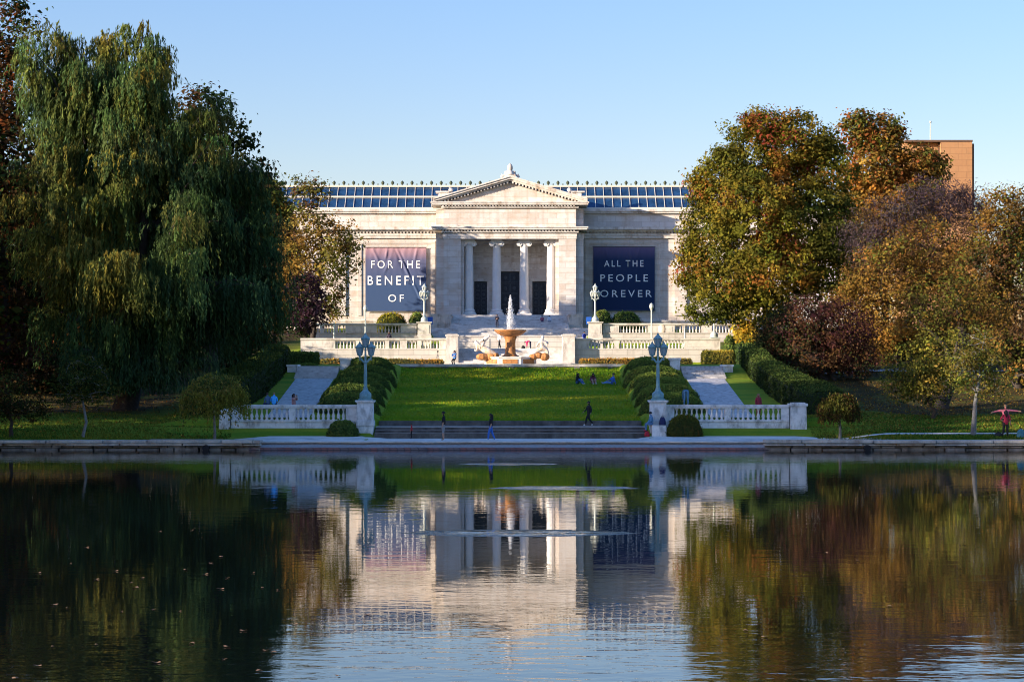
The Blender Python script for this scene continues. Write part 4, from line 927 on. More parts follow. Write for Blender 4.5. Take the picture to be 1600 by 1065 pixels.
def limbs(mb, base, lobes, r0, r, n_sub=40, clumps=None, fork=0.35, lean=0.0, up=None):
    """trunk, limbs to each lobe, then twigs to a share of the clumps"""
    base = Vector(base); cz = np.mean([l[2] for l in lobes]); top = max(l[2] + l[5] * 0.3 for l in lobes)
    cx = np.mean([l[0] for l in lobes]); cy = np.mean([l[1] for l in lobes])
    fz = base.z + (min(l[2] - l[5] for l in lobes) - base.z) * 1.0; fz = max(fz, base.z + (cz - base.z) * fork)
    fk = Vector((base.x * 0.7 + cx * 0.3 + lean, base.y * 0.7 + cy * 0.3, fz)); hi = Vector((cx, cy, cz + (top - cz) * 0.5))
    trunk = [base + Vector((0, 0, -0.4)), base + Vector((0, 0, 0.15)), base.lerp(fk, 0.5) + Vector((r.normal(0, 0.12), r.normal(0, 0.12), 0)), fk, fk.lerp(hi, 0.5) + Vector((r.normal(0, 0.4), 0, 0)), hi]
    mb.tube(trunk, [r0 * 1.55, r0 * 1.15, r0 * 0.95, r0 * 0.8, r0 * 0.45, r0 * 0.1], 10)
    nodes_ = [(fk.lerp(hi, t), r0 * (0.75 - 0.6 * t)) for t in (0.05, 0.25, 0.5, 0.75)]
    for l in lobes:
        tgt = Vector(l[:3]); st = min(nodes_, key=lambda q: abs((q[0] - tgt).length) + max(0, q[0].z - tgt.z) * 3); s = st[0]; m1 = s.lerp(tgt, 0.4) + Vector((r.normal(0, 0.3), r.normal(0, 0.3), (tgt - s).length * 0.08)); m2 = s.lerp(tgt, 0.75) + Vector((r.normal(0, 0.3), r.normal(0, 0.3), (tgt - s).length * 0.06))
        rr = min(st[1], r0 * 0.5); mb.tube([s, m1, m2, tgt], [rr, rr * 0.7, rr * 0.45, rr * 0.2], 6); nodes_ += [(m1, rr * 0.5), (m2, rr * 0.35), (tgt, rr * 0.22)]
    if clumps is not None and len(clumps):
        pw_ = np.exp(-(clumps[:, 1] - clumps[:, 1].mean()) / (clumps[:, 1].std() + 1e-6) * 0.8); pw_ /= pw_.sum()
        for k in r.choice(len(clumps), min(n_sub, len(clumps)), replace=False, p=pw_):
            tgt = Vector(clumps[k]); s, rr = min(nodes_, key=lambda q: (q[0] - tgt).length); rr = max(0.02, rr * 0.7); mid = s.lerp(tgt, 0.5) + Vector((r.normal(0, 0.2), r.normal(0, 0.2), 0.15))
            mb.tube([s, mid, tgt], [rr, rr * 0.65, rr * 0.2], 4)
            if RND.random() < 0.3: nodes_.append((mid, rr * 0.6))

def tree(name, label, Y, bx, lobes, palette, n_cl, per, rad_, size, r0, seed, cat='tree', group=None, bark='bark', inner=0.45, fork=0.35, n_sub=60, asp=0.6, flat=0.75, freq=0.35, lean=0.0, multi=0, bz=None, sparse=None):
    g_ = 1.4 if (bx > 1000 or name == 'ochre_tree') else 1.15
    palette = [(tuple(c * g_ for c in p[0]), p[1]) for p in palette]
    r = np.random.default_rng(seed); lob = px_lobes(lobes, Y); x = xx(bx, Y); z = Hs(x, Y) if bz is None else bz
    t = thing(name, (x, Y, z), label, cat, group); cl = in_lobes(lob, n_cl, r, inner); cl[:, 2] = np.maximum(cl[:, 2], z + 0.4); ctr = np.average(np.array([l[:3] for l in lob]), axis=0, weights=[l[3] * l[5] for l in lob])
    mb = MB(); limbs(mb, (x, Y, z), lob, r0, r, n_sub, cl, fork, lean)
    for k in range(multi):
        l = lob[k % len(lob)]; b0 = Vector((x + r.normal(0, 0.35), Y + r.normal(0, 0.35), z - 0.1)); e = Vector((l[0], l[1], l[2])); mb.tube([b0, b0.lerp(e, 0.35) + Vector((r.normal(0, 0.25), 0, 0.2)), e], [r0 * 0.7, r0 * 0.5, r0 * 0.2], 7)
    mb.build('trunk', M[bark], t, smooth=True)
    me = foliage_mesh('crown', cl - np.array(t.location), ctr - np.array(t.location), per, rad_, size, palette, seed + 1, asp, flat, freq); link('crown', me, t)
    return t

GREEN, OLIVE, YGREEN = (0.040, 0.062, 0.016), (0.085, 0.085, 0.018), (0.14, 0.13, 0.022)
OCHRE, ORANGE, RUST, RED, MAROON = (0.165, 0.10, 0.022), (0.20, 0.088, 0.018), (0.15, 0.05, 0.016), (0.24, 0.035, 0.022), (0.075, 0.02, 0.022)
DKGREEN, BROWN, YELLOW, PURPLE = (0.02, 0.034, 0.012), (0.07, 0.04, 0.018), (0.42, 0.29, 0.03), (0.065, 0.045, 0.05)

# --- weeping willow
def willow():
    Y = 148.0; r = np.random.default_rng(5)
    lob = px_lobes([(105, 120, 75, 85), (190, 110, 90, 75), (262, 105, 48, 58, 1), (150, 230, 125, 110, -1), (60, 90, 40, 60, 0), (280, 255, 95, 90, 0), (350, 330, 80, 80, 1), (395, 400, 55, 80, 1), (110, 340, 90, 110, -2), (240, 380, 140, 110, -3), (85, 430, 60, 80, 0), (330, 440, 100, 80, -2), (200, 470, 120, 80, -2), (418, 470, 34, 60, 1, 0.8), (215, 85, 60, 45, 0), (295, 190, 60, 60, 0, 1.3), (365, 285, 45, 50, 0.5, 1.3), (415, 340, 32, 50, 0.5, 1.3), (80, 75, 40, 40, 0, 1.3), (170, 550, 100, 45, -2.5, 1.3), (265, 560, 75, 45, -2, 1.2)], Y)
    x = xx(196, Y); z = Hs(x, Y); t = thing('willow_tree', (x, Y, z), 'huge green weeping willow with yellowing sun-tinted top, filling the left of the view', 'tree')
    ctr = np.array([xx(225, Y), Y, zz(330, Y)]); nb, hb_ = 300, 5
    tip = in_lobes(lob, nb, r, 0.6); root_ = np.array([x, Y, z]) + (tip - np.array([x, Y, z])) * np.array([0.45, 0.45, 0.72]); sag = r.uniform(0.6, 1.8, nb)
    tq = np.linspace(0.30, 1.0, hb_); hd = root_[:, None, :] + (tip - root_)[:, None, :] * tq[None, :, None]; hd[..., 2] += sag[:, None] * np.sin(math.pi * tq)[None, :] * 0.9
    bough = hd.copy(); hd = hd.reshape(-1, 3); nh = len(hd)
    per = 16; ids = np.repeat(np.arange(nh), per); n = len(ids); outd = norm((hd - ctr) * np.array([1, 1, 0.0]) + 1e-6)
    hs = np.exp(r.normal(0, 0.25, nh)); st = hd[ids] + r.normal(0, 1, (n, 3)) * np.array([0.42, 0.42, 0.16]) * hs[ids][:, None]
    dirs = norm(outd[ids] * 0.7 + r.normal(0, 0.7, (n, 3)) * np.array([1, 1, 0])); reach = r.uniform(0.15, 0.75, n)
    low = np.clip((16 - hd[:, 2]) / 12, 0, 1); Ls = (1.35 + 1.9 * low[ids]) * r.uniform(0.5, 1.3, n)
    K = 17; s = (np.arange(K) + 0.5) / K
    P = st[:, None, :] + dirs[:, None, :] * (reach[:, None] * (1 - np.exp(-3.2 * s))[None, :])[..., None]
    P[..., 2] += 0.3 * np.sin(np.clip(s / 0.25, 0, 1) * math.pi / 2)[None, :] * 0.8 - Ls[:, None] * s[None, :] ** 1.15
    P = P.reshape(-1, 3) + r.normal(0, 0.05, (n * K, 3)); keep = P[:, 2] > z + 0.9 + r.random(len(P)) * 1.8
    hid = np.repeat(ids, K)[keep]; dd = np.repeat(dirs, K, 0)[keep]; P = P[keep]; m = len(P)
    axis = norm(np.array([0, 0, -1.0]) + dd * 0.25 + r.normal(0, 0.28, (m, 3))); Nn = norm(dd * 0.5 + norm(P - ctr) * 0.7 + r.normal(0, 0.35, (m, 3)))
    Nn = norm(Nn - axis * np.sum(Nn * axis, 1)[:, None]); L = 0.30 * np.exp(r.normal(0, 0.25, m)); V = quads(P, Nn, L, L * 0.24, r, 0.02, axis) - np.array(t.location)
    pal = [((0.045, 0.085, 0.036), 3), ((0.066, 0.108, 0.036), 3.2), ((0.115, 0.135, 0.034), 2.2), ((0.18, 0.16, 0.032), 0.9)]
    hv = hd.copy(); cc = pal_cols(hv, None, pal, 8, 0.3, bias=1.0 * (hd[:, 2] - 14) / 8)[hid] * np.exp(r.normal(0, 0.22, (m, 1)))  # yellower with height: yellowing leaves plus painted-in sun on the top
    C = np.repeat(np.concatenate([np.clip(cc, 0.002, 0.7), np.ones((m, 1))], 1), 4, 0)
    link('crown', raw_mesh('crown', V, np.arange(m * 4).reshape(-1, 4), M['leaf'], col=C), t)
    mb = MB(); limbs(mb, (x, Y, z), lob, 0.75, r, 0, None, 0.3)
    for q in bough: mb.tube([tuple(p) for p in q], list(np.linspace(0.09, 0.02, hb_)), 5); mb.tube([(x - 0.2, Y, z + 2), (xx(120, Y), Y - 1, zz(480, Y)), (xx(75, Y), Y - 1, zz(425, Y))], [0.5, 0.36, 0.2], 8)
    mb.build('trunk', M['bark'], t, smooth=True)
willow()

DK = [(DKGREEN, 3), (BROWN, 2), (GREEN, 2), (RUST, 0.6)]
# trees behind and beside the willow
tree('oak_tree', 'dark brown-green oak at the far left edge, taller than the frame', 158, 5, [(10, 60, 45, 70), (-20, 160, 60, 120), (25, 250, 55, 110), (-30, 350, 80, 120), (20, 430, 60, 90)], [(DKGREEN, 2), (BROWN, 3), (RUST, 1.5), (GREEN, 1.5)], 520, 34, 1.0, 0.34, 0.6, 21, freq=0.25)
tree('oak_tree', 'russet tipped oak rising behind the right shoulder of the willow', 172, 330, [(325, 175, 40, 40), (345, 230, 55, 60), (290, 250, 80, 80), (395, 280, 28, 40), (380, 340, 55, 70), (270, 380, 100, 100)], [(DKGREEN, 2), (BROWN, 2), (ORANGE, 0.8), (OLIVE, 2)], 520, 32, 1.0, 0.36, 0.5, 22)
tree('shade_tree', 'dark low tree with rust leaves under the left side of the willow', 162, 30, [(20, 480, 70, 70), (60, 540, 60, 60), (-10, 580, 60, 60), (100, 430, 50, 70)], [(DKGREEN, 3), (BROWN, 3), (MAROON, 1), (OLIVE, 1)], 380, 30, 0.85, 0.26, 0.3, 23)
tree('yellow_shrub', 'small yellow-leaved tree glowing between the dark trunks at left', 166, 108, [(105, 545, 20, 38), (112, 585, 18, 30)], [(YELLOW, 2), (OCHRE, 1), (YGREEN, 1)], 60, 26, 0.5, 0.24, 0.12, 24, cat='small tree')
tree('shade_tree', 'dark dense tree standing behind the trunk of the willow', 176, 210, [(150, 540, 80, 70), (240, 550, 80, 70), (320, 540, 60, 60), (200, 480, 110, 60)], DK, 420, 32, 1.0, 0.32, 0.4, 25)
tree('shade_tree', 'shadowed bronze tree leaning over the left clipped hedge', 178, 395, [(375, 520, 45, 60), (415, 500, 30, 50), (340, 560, 50, 40)], [(DKGREEN, 3), (BROWN, 2), (OCHRE, 0.7), (GREEN, 2)], 260, 32, 0.8, 0.27, 0.3, 26)
tree('shade_tree', 'tall dark tree behind the left flank of the willow', 166, 60, [(40, 380, 60, 70), (80, 440, 60, 60), (30, 480, 70, 60), (100, 360, 50, 60), (60, 300, 50, 60)], [(DKGREEN, 3), (BROWN, 2.5), (GREEN, 1), (RUST, 0.5)], 620, 38, 1.0, 0.36, 0.4, 27)
tree('shade_tree', 'low dark thicket tree filling the far left behind the shore', 158, -10, [(0, 540, 50, 60), (40, 590, 60, 50), (100, 600, 50, 40), (150, 600, 50, 40)], [(DKGREEN, 3), (BROWN, 2), (MAROON, 0.7)], 380, 34, 0.8, 0.27, 0.3, 28)
# trees by the museum's left wing
tree('ochre_tree', 'airy sunlit ochre tree in front of the left museum wing', 232, 487, [(487, 330, 34, 50), (525, 370, 38, 35), (540, 400, 26, 40), (505, 430, 42, 55), (470, 400, 36, 70), (520, 480, 22, 25), (480, 290, 26, 18)], [(OCHRE, 3), ((0.17, 0.13, 0.03), 3), (BROWN, 1.2), (OLIVE, 2.4)], 370, 26, 0.8, 0.31, 0.28, 31, inner=0.3, freq=0.5)
tree('purple_tree', 'small dark purple-leaved tree below the ochre tree', 226, 478, [(478, 455, 28, 30), (492, 490, 26, 20), (466, 500, 28, 28)], [((0.03, 0.018, 0.026), 3), ((0.05, 0.025, 0.03), 2), (DKGREEN, 1)], 170, 26, 0.7, 0.3, 0.2, 32)
tree('shade_tree', 'tall dark tree hidden behind the willow, nearest the museum', 267, 366, [(300, 330, 45, 45), (350, 320, 45, 45), (400, 325, 40, 42), (425, 365, 28, 60), (340, 400, 60, 60), (410, 440, 45, 60), (300, 400, 50, 60), (380, 480, 60, 40)], DK, 1000, 42, 1.4, 0.6, 0.5, 33)
tree('shade_tree', 'broad dark tree hidden behind the middle of the willow', 250, 260, [(170, 310, 55, 55), (250, 300, 60, 60), (330, 320, 55, 55), (210, 390, 80, 60), (310, 400, 70, 60)], DK, 760, 40, 1.5, 0.6, 0.5, 35)
tree('shade_tree', 'lower dark tree hidden behind the left half of the willow', 232, 220, [(170, 420, 45, 45), (230, 410, 45, 50), (275, 440, 35, 40), (220, 470, 60, 40)], DK, 420, 36, 1.2, 0.5, 0.35, 36)
tree('shade_tree', 'small dark tree hidden under the willow at far left', 205, 110, [(80, 510, 45, 35), (130, 500, 45, 38), (110, 540, 50, 30)], DK, 240, 32, 1.0, 0.45, 0.25, 37)
tree('shade_tree', 'second dark tree behind the willow beside the left museum wing', 250, 425, [(430, 345, 28, 40), (440, 400, 32, 55), (425, 460, 45, 60), (405, 420, 45, 70), (412, 320, 26, 40)], [(DKGREEN, 2), (BROWN, 3), (OCHRE, 1), (OLIVE, 1)], 620, 36, 1.1, 0.46, 0.4, 34)
# right side
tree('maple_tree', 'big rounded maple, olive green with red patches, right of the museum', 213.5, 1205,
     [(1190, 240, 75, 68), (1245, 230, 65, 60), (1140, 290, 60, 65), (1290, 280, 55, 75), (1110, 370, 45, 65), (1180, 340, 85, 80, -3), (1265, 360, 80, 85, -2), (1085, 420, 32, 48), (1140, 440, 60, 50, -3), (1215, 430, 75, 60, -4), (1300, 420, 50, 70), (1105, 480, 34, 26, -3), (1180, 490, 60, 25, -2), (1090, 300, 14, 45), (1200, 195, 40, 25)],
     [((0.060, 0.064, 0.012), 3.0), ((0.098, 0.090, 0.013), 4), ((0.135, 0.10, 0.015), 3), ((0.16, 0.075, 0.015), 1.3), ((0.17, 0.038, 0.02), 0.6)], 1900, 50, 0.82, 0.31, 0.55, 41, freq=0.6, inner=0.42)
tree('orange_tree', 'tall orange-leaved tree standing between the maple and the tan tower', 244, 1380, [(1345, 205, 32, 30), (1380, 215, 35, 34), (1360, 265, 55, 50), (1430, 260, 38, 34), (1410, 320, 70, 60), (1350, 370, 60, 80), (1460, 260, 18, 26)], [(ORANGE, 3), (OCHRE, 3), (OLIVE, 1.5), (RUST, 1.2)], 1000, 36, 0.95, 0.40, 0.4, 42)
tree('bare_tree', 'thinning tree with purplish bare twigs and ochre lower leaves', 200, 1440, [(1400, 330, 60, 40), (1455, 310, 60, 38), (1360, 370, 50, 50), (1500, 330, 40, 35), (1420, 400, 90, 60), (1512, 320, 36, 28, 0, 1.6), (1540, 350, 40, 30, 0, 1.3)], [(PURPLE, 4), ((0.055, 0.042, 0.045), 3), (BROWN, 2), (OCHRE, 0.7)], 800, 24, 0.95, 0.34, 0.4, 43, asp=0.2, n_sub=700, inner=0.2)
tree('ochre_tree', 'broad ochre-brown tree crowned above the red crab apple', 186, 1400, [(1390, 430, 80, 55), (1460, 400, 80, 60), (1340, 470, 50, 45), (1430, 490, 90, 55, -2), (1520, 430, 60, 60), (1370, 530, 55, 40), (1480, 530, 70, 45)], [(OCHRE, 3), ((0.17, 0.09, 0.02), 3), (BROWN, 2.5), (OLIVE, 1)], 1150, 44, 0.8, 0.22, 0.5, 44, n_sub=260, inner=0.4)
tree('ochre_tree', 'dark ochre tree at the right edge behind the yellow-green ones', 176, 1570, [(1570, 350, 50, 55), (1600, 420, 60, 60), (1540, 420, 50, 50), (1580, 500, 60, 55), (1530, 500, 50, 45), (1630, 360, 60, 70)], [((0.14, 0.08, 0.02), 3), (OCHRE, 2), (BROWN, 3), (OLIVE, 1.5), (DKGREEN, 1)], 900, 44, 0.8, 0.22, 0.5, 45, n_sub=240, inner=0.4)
tree('crab_apple_tree', 'spreading dark red crab apple with many low stems', 166, 1290, [(1255, 500, 55, 38), (1220, 520, 40, 35), (1310, 510, 55, 45), (1270, 550, 75, 40), (1200, 550, 30, 28), (1330, 560, 50, 35)], [((0.05, 0.02, 0.02), 3), ((0.07, 0.032, 0.02), 2), ((0.09, 0.045, 0.018), 1.2), (BROWN, 2.5), ((0.03, 0.04, 0.014), 3)], 760, 40, 0.7, 0.17, 0.22, 46, multi=9, fork=0.2, n_sub=140)
tree('yellow_tree', 'yellow-green leafed tree leaning left of the pale-barked one', 143, 1458, [(1430, 570, 45, 40), (1470, 550, 45, 40), (1415, 600, 30, 24), (1450, 600, 50, 30), (1395, 590, 18, 20), (1480, 590, 30, 30)], [(YGREEN, 3), (OLIVE, 3), ((0.19, 0.14, 0.025), 2), (DKGREEN, 0.8)], 260, 30, 0.6, 0.17, 0.14, 47, n_sub=80)
tree('young_tree', 'young tree with pale mottled bark near the water at right', 133.3, 1521, [(1520, 540, 32, 40), (1500, 575, 28, 30), (1545, 570, 28, 34), (1525, 600, 36, 24), (1560, 610, 18, 20)], [(OLIVE, 3), (YGREEN, 2), ((0.10, 0.075, 0.02), 2), (GREEN, 1)], 190, 26, 0.5, 0.14, 0.16, 48, bark='bark_grey', n_sub=90, fork=0.4)
tree('ochre_tree', 'low bronze tree filling the gap at the right edge behind the man', 160, 1590, [(1590, 540, 40, 40), (1620, 580, 50, 40), (1560, 540, 30, 30)], [(BROWN, 3), (OLIVE, 2), (OCHRE, 2), (DKGREEN, 1)], 200, 28, 0.7, 0.22, 0.3, 49)
tree('yellow_shrub', 'bright yellow little tree lit by sun at the maple foot', 222, 1165, [(1155, 515, 16, 14), (1172, 522, 14, 16), (1165, 535, 18, 12)], [(YELLOW, 3), ((0.35, 0.26, 0.03), 2), (YGREEN, 0.6)], 75, 24, 0.6, 0.26, 0.1, 50, cat='small tree')
tree('shade_tree', 'dark mass of a tree far behind the crab apple', 200, 1320, [(1260, 545, 60, 40), (1340, 540, 60, 45), (1420, 560, 60, 30), (1190, 550, 30, 20)], DK, 300, 28, 0.9, 0.32, 0.3, 51)
tree('shade_tree', 'dark tree behind the far right trunks', 196, 1540, [(1500, 560, 60, 40), (1560, 570, 60, 40), (1620, 560, 50, 50)], DK, 260, 28, 0.9, 0.32, 0.4, 52)
# the dark leaning trunk on the right slope
x, Y = xx(1468, 150), 150
t = thing('leaning_tree', (x, Y, Hs(x, Y)), 'thick dark leaning trunk under the yellow-green tree on the right slope', 'tree')
b = MB(); z = Hs(x, Y); b.tube([(x, Y, z - 0.3), (x + 0.25, Y, z + 0.4), (x + 1.1, Y + 0.6, z + 2.2), (x + 1.8, Y + 1.0, z + 5.0), (x + 1.5, Y + 1.3, z + 8)], [0.62, 0.45, 0.38, 0.32, 0.15], 12)
b.tube([(x + 1.2, Y + 0.6, z + 2.6), (x + 0.3, Y, z + 4.4), (x - 1.5, Y - 0.5, z + 6.0)], [0.2, 0.15, 0.05], 8); b.build('trunk', M['bark'], t, smooth=True)
rr_ = np.random.default_rng(77); cl = in_lobes([(x + 0.5, Y, z + 7.5, 3.2, 2.5, 2.2), (x + 3, Y + 1, z + 6.5, 2.5, 2.2, 1.8)], 150, rr_)
link('crown', foliage_mesh('crown', cl - np.array(t.location), np.array([1, 0, 7.0]), 26, 0.7, 0.2, [(OCHRE, 2), (BROWN, 2), (OLIVE, 2)], 78), t)

# weeping ornamental trees (umbrella crown on a thin stem) and young trees at the shore
def weeping(label, px, Y, pw, ptop, pbot, palette, n, seed, bark='bark_grey', name='weeping_tree', group=None, per=12):
    r = np.random.default_rng(seed); x = xx(px, Y); z = Hs(x, Y); k = Y / F; R_ = pw * k; zt_ = zz(ptop, Y); zl = zz(pbot, Y)
    t = thing(name, (x, Y, z), label, 'small tree', group); a_ = r.random(n) * 2 * np.pi; q = np.sqrt(r.random(n)); hd = np.stack([x + R_ * 0.93 * q * np.cos(a_), Y + R_ * 0.93 * q * np.sin(a_), zt_ - (zt_ - zl) * 0.42 * q ** 2 - 0.1 * r.random(n)], 1)
    ids = np.repeat(np.arange(n), per); K = 9; m = len(ids); s = (np.arange(K) + 0.5) / K; L = (zt_ - zl) * (0.25 + 0.42 * q[ids]) * r.uniform(0.5, 1.1, m)
    st = hd[ids] + r.normal(0, 0.12, (m, 3)); od = norm(np.stack([np.cos(a_), np.sin(a_), 0 * a_], 1))[ids]
    P = st[:, None, :] + od[:, None, :] * (0.28 * (1 - np.exp(-3 * s)))[None, :, None]; P[..., 2] -= L[:, None] * s[None, :] ** 1.3; P = P.reshape(-1, 3) + r.normal(0, 0.04, (m * K, 3))
    P = P[P[:, 2] > z + 0.5]; idk = np.zeros(len(P)); ax2 = norm(np.array([0, 0, -1.0]) + r.normal(0, 0.5, (len(P), 3))); Nn = norm(r.normal(0, 1, (len(P), 3)) + norm(P - np.array([x, Y, zl]))); Nn = norm(Nn - ax2 * np.sum(Nn * ax2, 1)[:, None]); Ls = 0.17 * np.exp(r.normal(0, 0.25, len(P)))
    V = quads(P, Nn, Ls, Ls * 0.45, r, 0.05, ax2) - np.array(t.location); cc = pal_cols(P, None, palette, seed, 1.2)
    link('crown', raw_mesh('crown', V, np.arange(len(P) * 4).reshape(-1, 4), M['leaf'], col=np.repeat(np.concatenate([cc, np.ones((len(P), 1))], 1), 4, 0)), t)
    b = MB(); b.tube([(x, Y, z - 0.2), (x + 0.03, Y, z + 0.6), (x - 0.02, Y, zl), (x, Y, zt_ - 0.15)], [0.11, 0.08, 0.075, 0.04], 8)
    for i in range(16):
        h_ = hd[i * n // 16]; b.tube([(x, Y, zl + (zt_ - zl) * 0.5), ((x + h_[0]) / 2, (Y + h_[1]) / 2, (zl + (zt_ - zl) * 0.5 + h_[2]) / 2 + 0.25), tuple(h_)], [0.045, 0.03, 0.012], 5)
    b.build('trunk', M[bark], t, smooth=True); return t
weeping('olive umbrella-shaped weeping tree beside the left balustrade', 335, 132.0, 52, 587, 655, [((0.16, 0.16, 0.03), 3), ((0.24, 0.22, 0.035), 3), ((0.28, 0.22, 0.05), 1.5), ((0.08, 0.11, 0.03), 1)], 150, 61, per=9)
weeping('small brownish weeping tree standing on the right lawn edge', 1312, 132.6, 27, 618, 656, [(OLIVE, 2), (BROWN, 2), (GREEN, 1), (OCHRE, 0.8)], 120, 62, bark='bark_grey')
tree('young_tree', 'young green tree on a thin stem at the left shore', 132.2, 130, [(130, 590, 40, 26), (110, 615, 30, 20), (155, 612, 28, 22), (135, 570, 25, 16)], [(DKGREEN, 1.2), (GREEN, 2), (OLIVE, 2.5)], 150, 24, 0.5, 0.15, 0.09, 63, bark='bark_grey')
tree('young_tree', 'small dark stemmed tree at the left frame edge by the water', 132.4, 18, [(20, 610, 40, 30), (-5, 640, 30, 20), (45, 640, 30, 18)], [(DKGREEN, 2), (BROWN, 2), (OLIVE, 1)], 140, 24, 0.5, 0.16, 0.12, 64)

# --- clipped hedges and shrubs
def hedge_from(name, root, verts, faces, n_leaf, palette, seed, size=0.11, depth=0.05):
    core = raw_mesh('inner', verts, faces, M['hedge_core'], smooth=True); tri = []
    V = np.array(verts); r = np.random.default_rng(seed)
    for f in faces:
        for i in range(1, len(f) - 1): tri.append((f[0], f[i], f[i + 1]))
    tri = np.array(tri); A, B_, C_ = V[tri[:, 0]], V[tri[:, 1]], V[tri[:, 2]]; nr = np.cross(B_ - A, C_ - A); ar = np.linalg.norm(nr, axis=1); ok = ar > 1e-9; tri, A, B_, C_, nr, ar = tri[ok], A[ok], B_[ok], C_[ok], nr[ok], ar[ok]
    k = r.choice(len(tri), n_leaf, p=ar / ar.sum()); u, v = r.random(n_leaf), r.random(n_leaf); fl = u + v > 1; u[fl], v[fl] = 1 - u[fl], 1 - v[fl]
    Nn = norm(nr[k]); P = A[k] + (B_[k] - A[k]) * u[:, None] + (C_[k] - A[k]) * v[:, None] + Nn * (r.normal(0.02, depth, n_leaf))[:, None]
    N2 = norm(Nn * 1.1 + r.normal(0, 0.42, (n_leaf, 3))); L = size * np.exp(r.normal(0, 0.3, n_leaf)); Q = quads(P, N2, L, L * 0.65, r, 0.08)
    cc = pal_cols(P, None, palette, seed, 1.1)
    up_ = np.where(Nn[:, 2] > 0.55)[0]; up_ = up_[r.random(len(up_)) < 0.75]                      # extra lighter leaves on up-facing tops, painting in a sky-lit rim
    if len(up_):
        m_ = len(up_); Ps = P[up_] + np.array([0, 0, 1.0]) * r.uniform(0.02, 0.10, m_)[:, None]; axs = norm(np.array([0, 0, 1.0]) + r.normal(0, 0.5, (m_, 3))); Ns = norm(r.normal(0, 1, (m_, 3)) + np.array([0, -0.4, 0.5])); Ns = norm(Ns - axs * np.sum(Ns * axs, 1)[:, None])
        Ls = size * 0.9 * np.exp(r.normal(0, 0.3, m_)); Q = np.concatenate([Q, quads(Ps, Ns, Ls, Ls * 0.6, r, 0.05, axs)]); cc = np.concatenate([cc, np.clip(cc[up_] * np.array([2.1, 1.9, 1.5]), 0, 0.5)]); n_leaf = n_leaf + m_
    link('inner', core, root)
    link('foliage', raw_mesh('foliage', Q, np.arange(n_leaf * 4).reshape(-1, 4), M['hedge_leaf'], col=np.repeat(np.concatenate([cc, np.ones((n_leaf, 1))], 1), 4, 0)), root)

def superell(rx, ry, h, e=3.2, nu=36, nv=14, seed=0, wob=0.04, base=-0.3):
    r = np.random.default_rng(seed); V = []; Fs = []
    for j in range(nv + 1):
        t = j / nv; ph = t * math.pi / 2; cz_, cr = math.sin(ph) ** (2 / e), max(0.02, math.cos(ph)) ** (2 / e)
        for i in range(nu):
            a_ = 2 * math.pi * i / nu; ca, sa = math.cos(a_), math.sin(a_); x_ = math.copysign(abs(ca) ** (2 / e), ca); y_ = math.copysign(abs(sa) ** (2 / e), sa); wv = 1 + wob * math.sin(3 * a_ + seed) + wob * 0.7 * math.sin(7 * a_ + 2.3 * seed)
            V.append((rx * x_ * cr * wv, ry * y_ * cr * wv, base + (h - base) * cz_ * (1 + 0.02 * math.sin(5 * a_ + j))))
    for j in range(nv):
        for i in range(nu): Fs.append((j * nu + i, j * nu + (i + 1) % nu, (j + 1) * nu + (i + 1) % nu, (j + 1) * nu + i))
    Fs.append(tuple(nv * nu + i for i in range(nu))); return V, Fs
HG_D = [((0.028, 0.046, 0.014), 3), ((0.042, 0.062, 0.018), 2), ((0.018, 0.03, 0.010), 1)]
HG = [((0.055, 0.090, 0.024), 3), ((0.08, 0.12, 0.03), 2), ((0.035, 0.06, 0.018), 1), ((0.12, 0.13, 0.03), 0.5)]
HG_R = [((0.075, 0.115, 0.026), 3), ((0.11, 0.15, 0.034), 2), ((0.045, 0.07, 0.02), 1), ((0.16, 0.16, 0.034), 0.6)]
# tiers of rounded hedges climbing between lawn and ramp
ords = ['lowest', 'second lowest', 'third lowest', 'third highest', 'second highest', 'topmost']
for s in (-1, 1):
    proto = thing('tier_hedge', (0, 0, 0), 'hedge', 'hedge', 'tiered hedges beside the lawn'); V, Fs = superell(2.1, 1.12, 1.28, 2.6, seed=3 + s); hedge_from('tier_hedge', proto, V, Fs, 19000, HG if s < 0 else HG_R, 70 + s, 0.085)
    for i in range(6):
        y = 143.4 + i * 4.15; x = s * (10.72 - 0.02 * i); z = (Hs(s * 8.0, y) + Hs(s * 12.5, y)) / 2
        lab = f'{ords[i]} of the rounded hedge tiers on the {"left" if s < 0 else "right"} of the lawn'
        if i == 0: proto.location = (x, y, z); proto['label'] = lab; o = proto
        else: o = dup(proto, (x, y, z), lab)
        o.scale = (1 + 0.04 * math.sin(i * 2.1), 1 + 0.06 * math.cos(i * 1.7), 1 + 0.06 * math.sin(i * 1.3)); o.rotation_euler = (0, 0, 0.04 * math.sin(i * 3))
        if i % 2: o.rotation_euler = (0, 0, math.pi + 0.03)
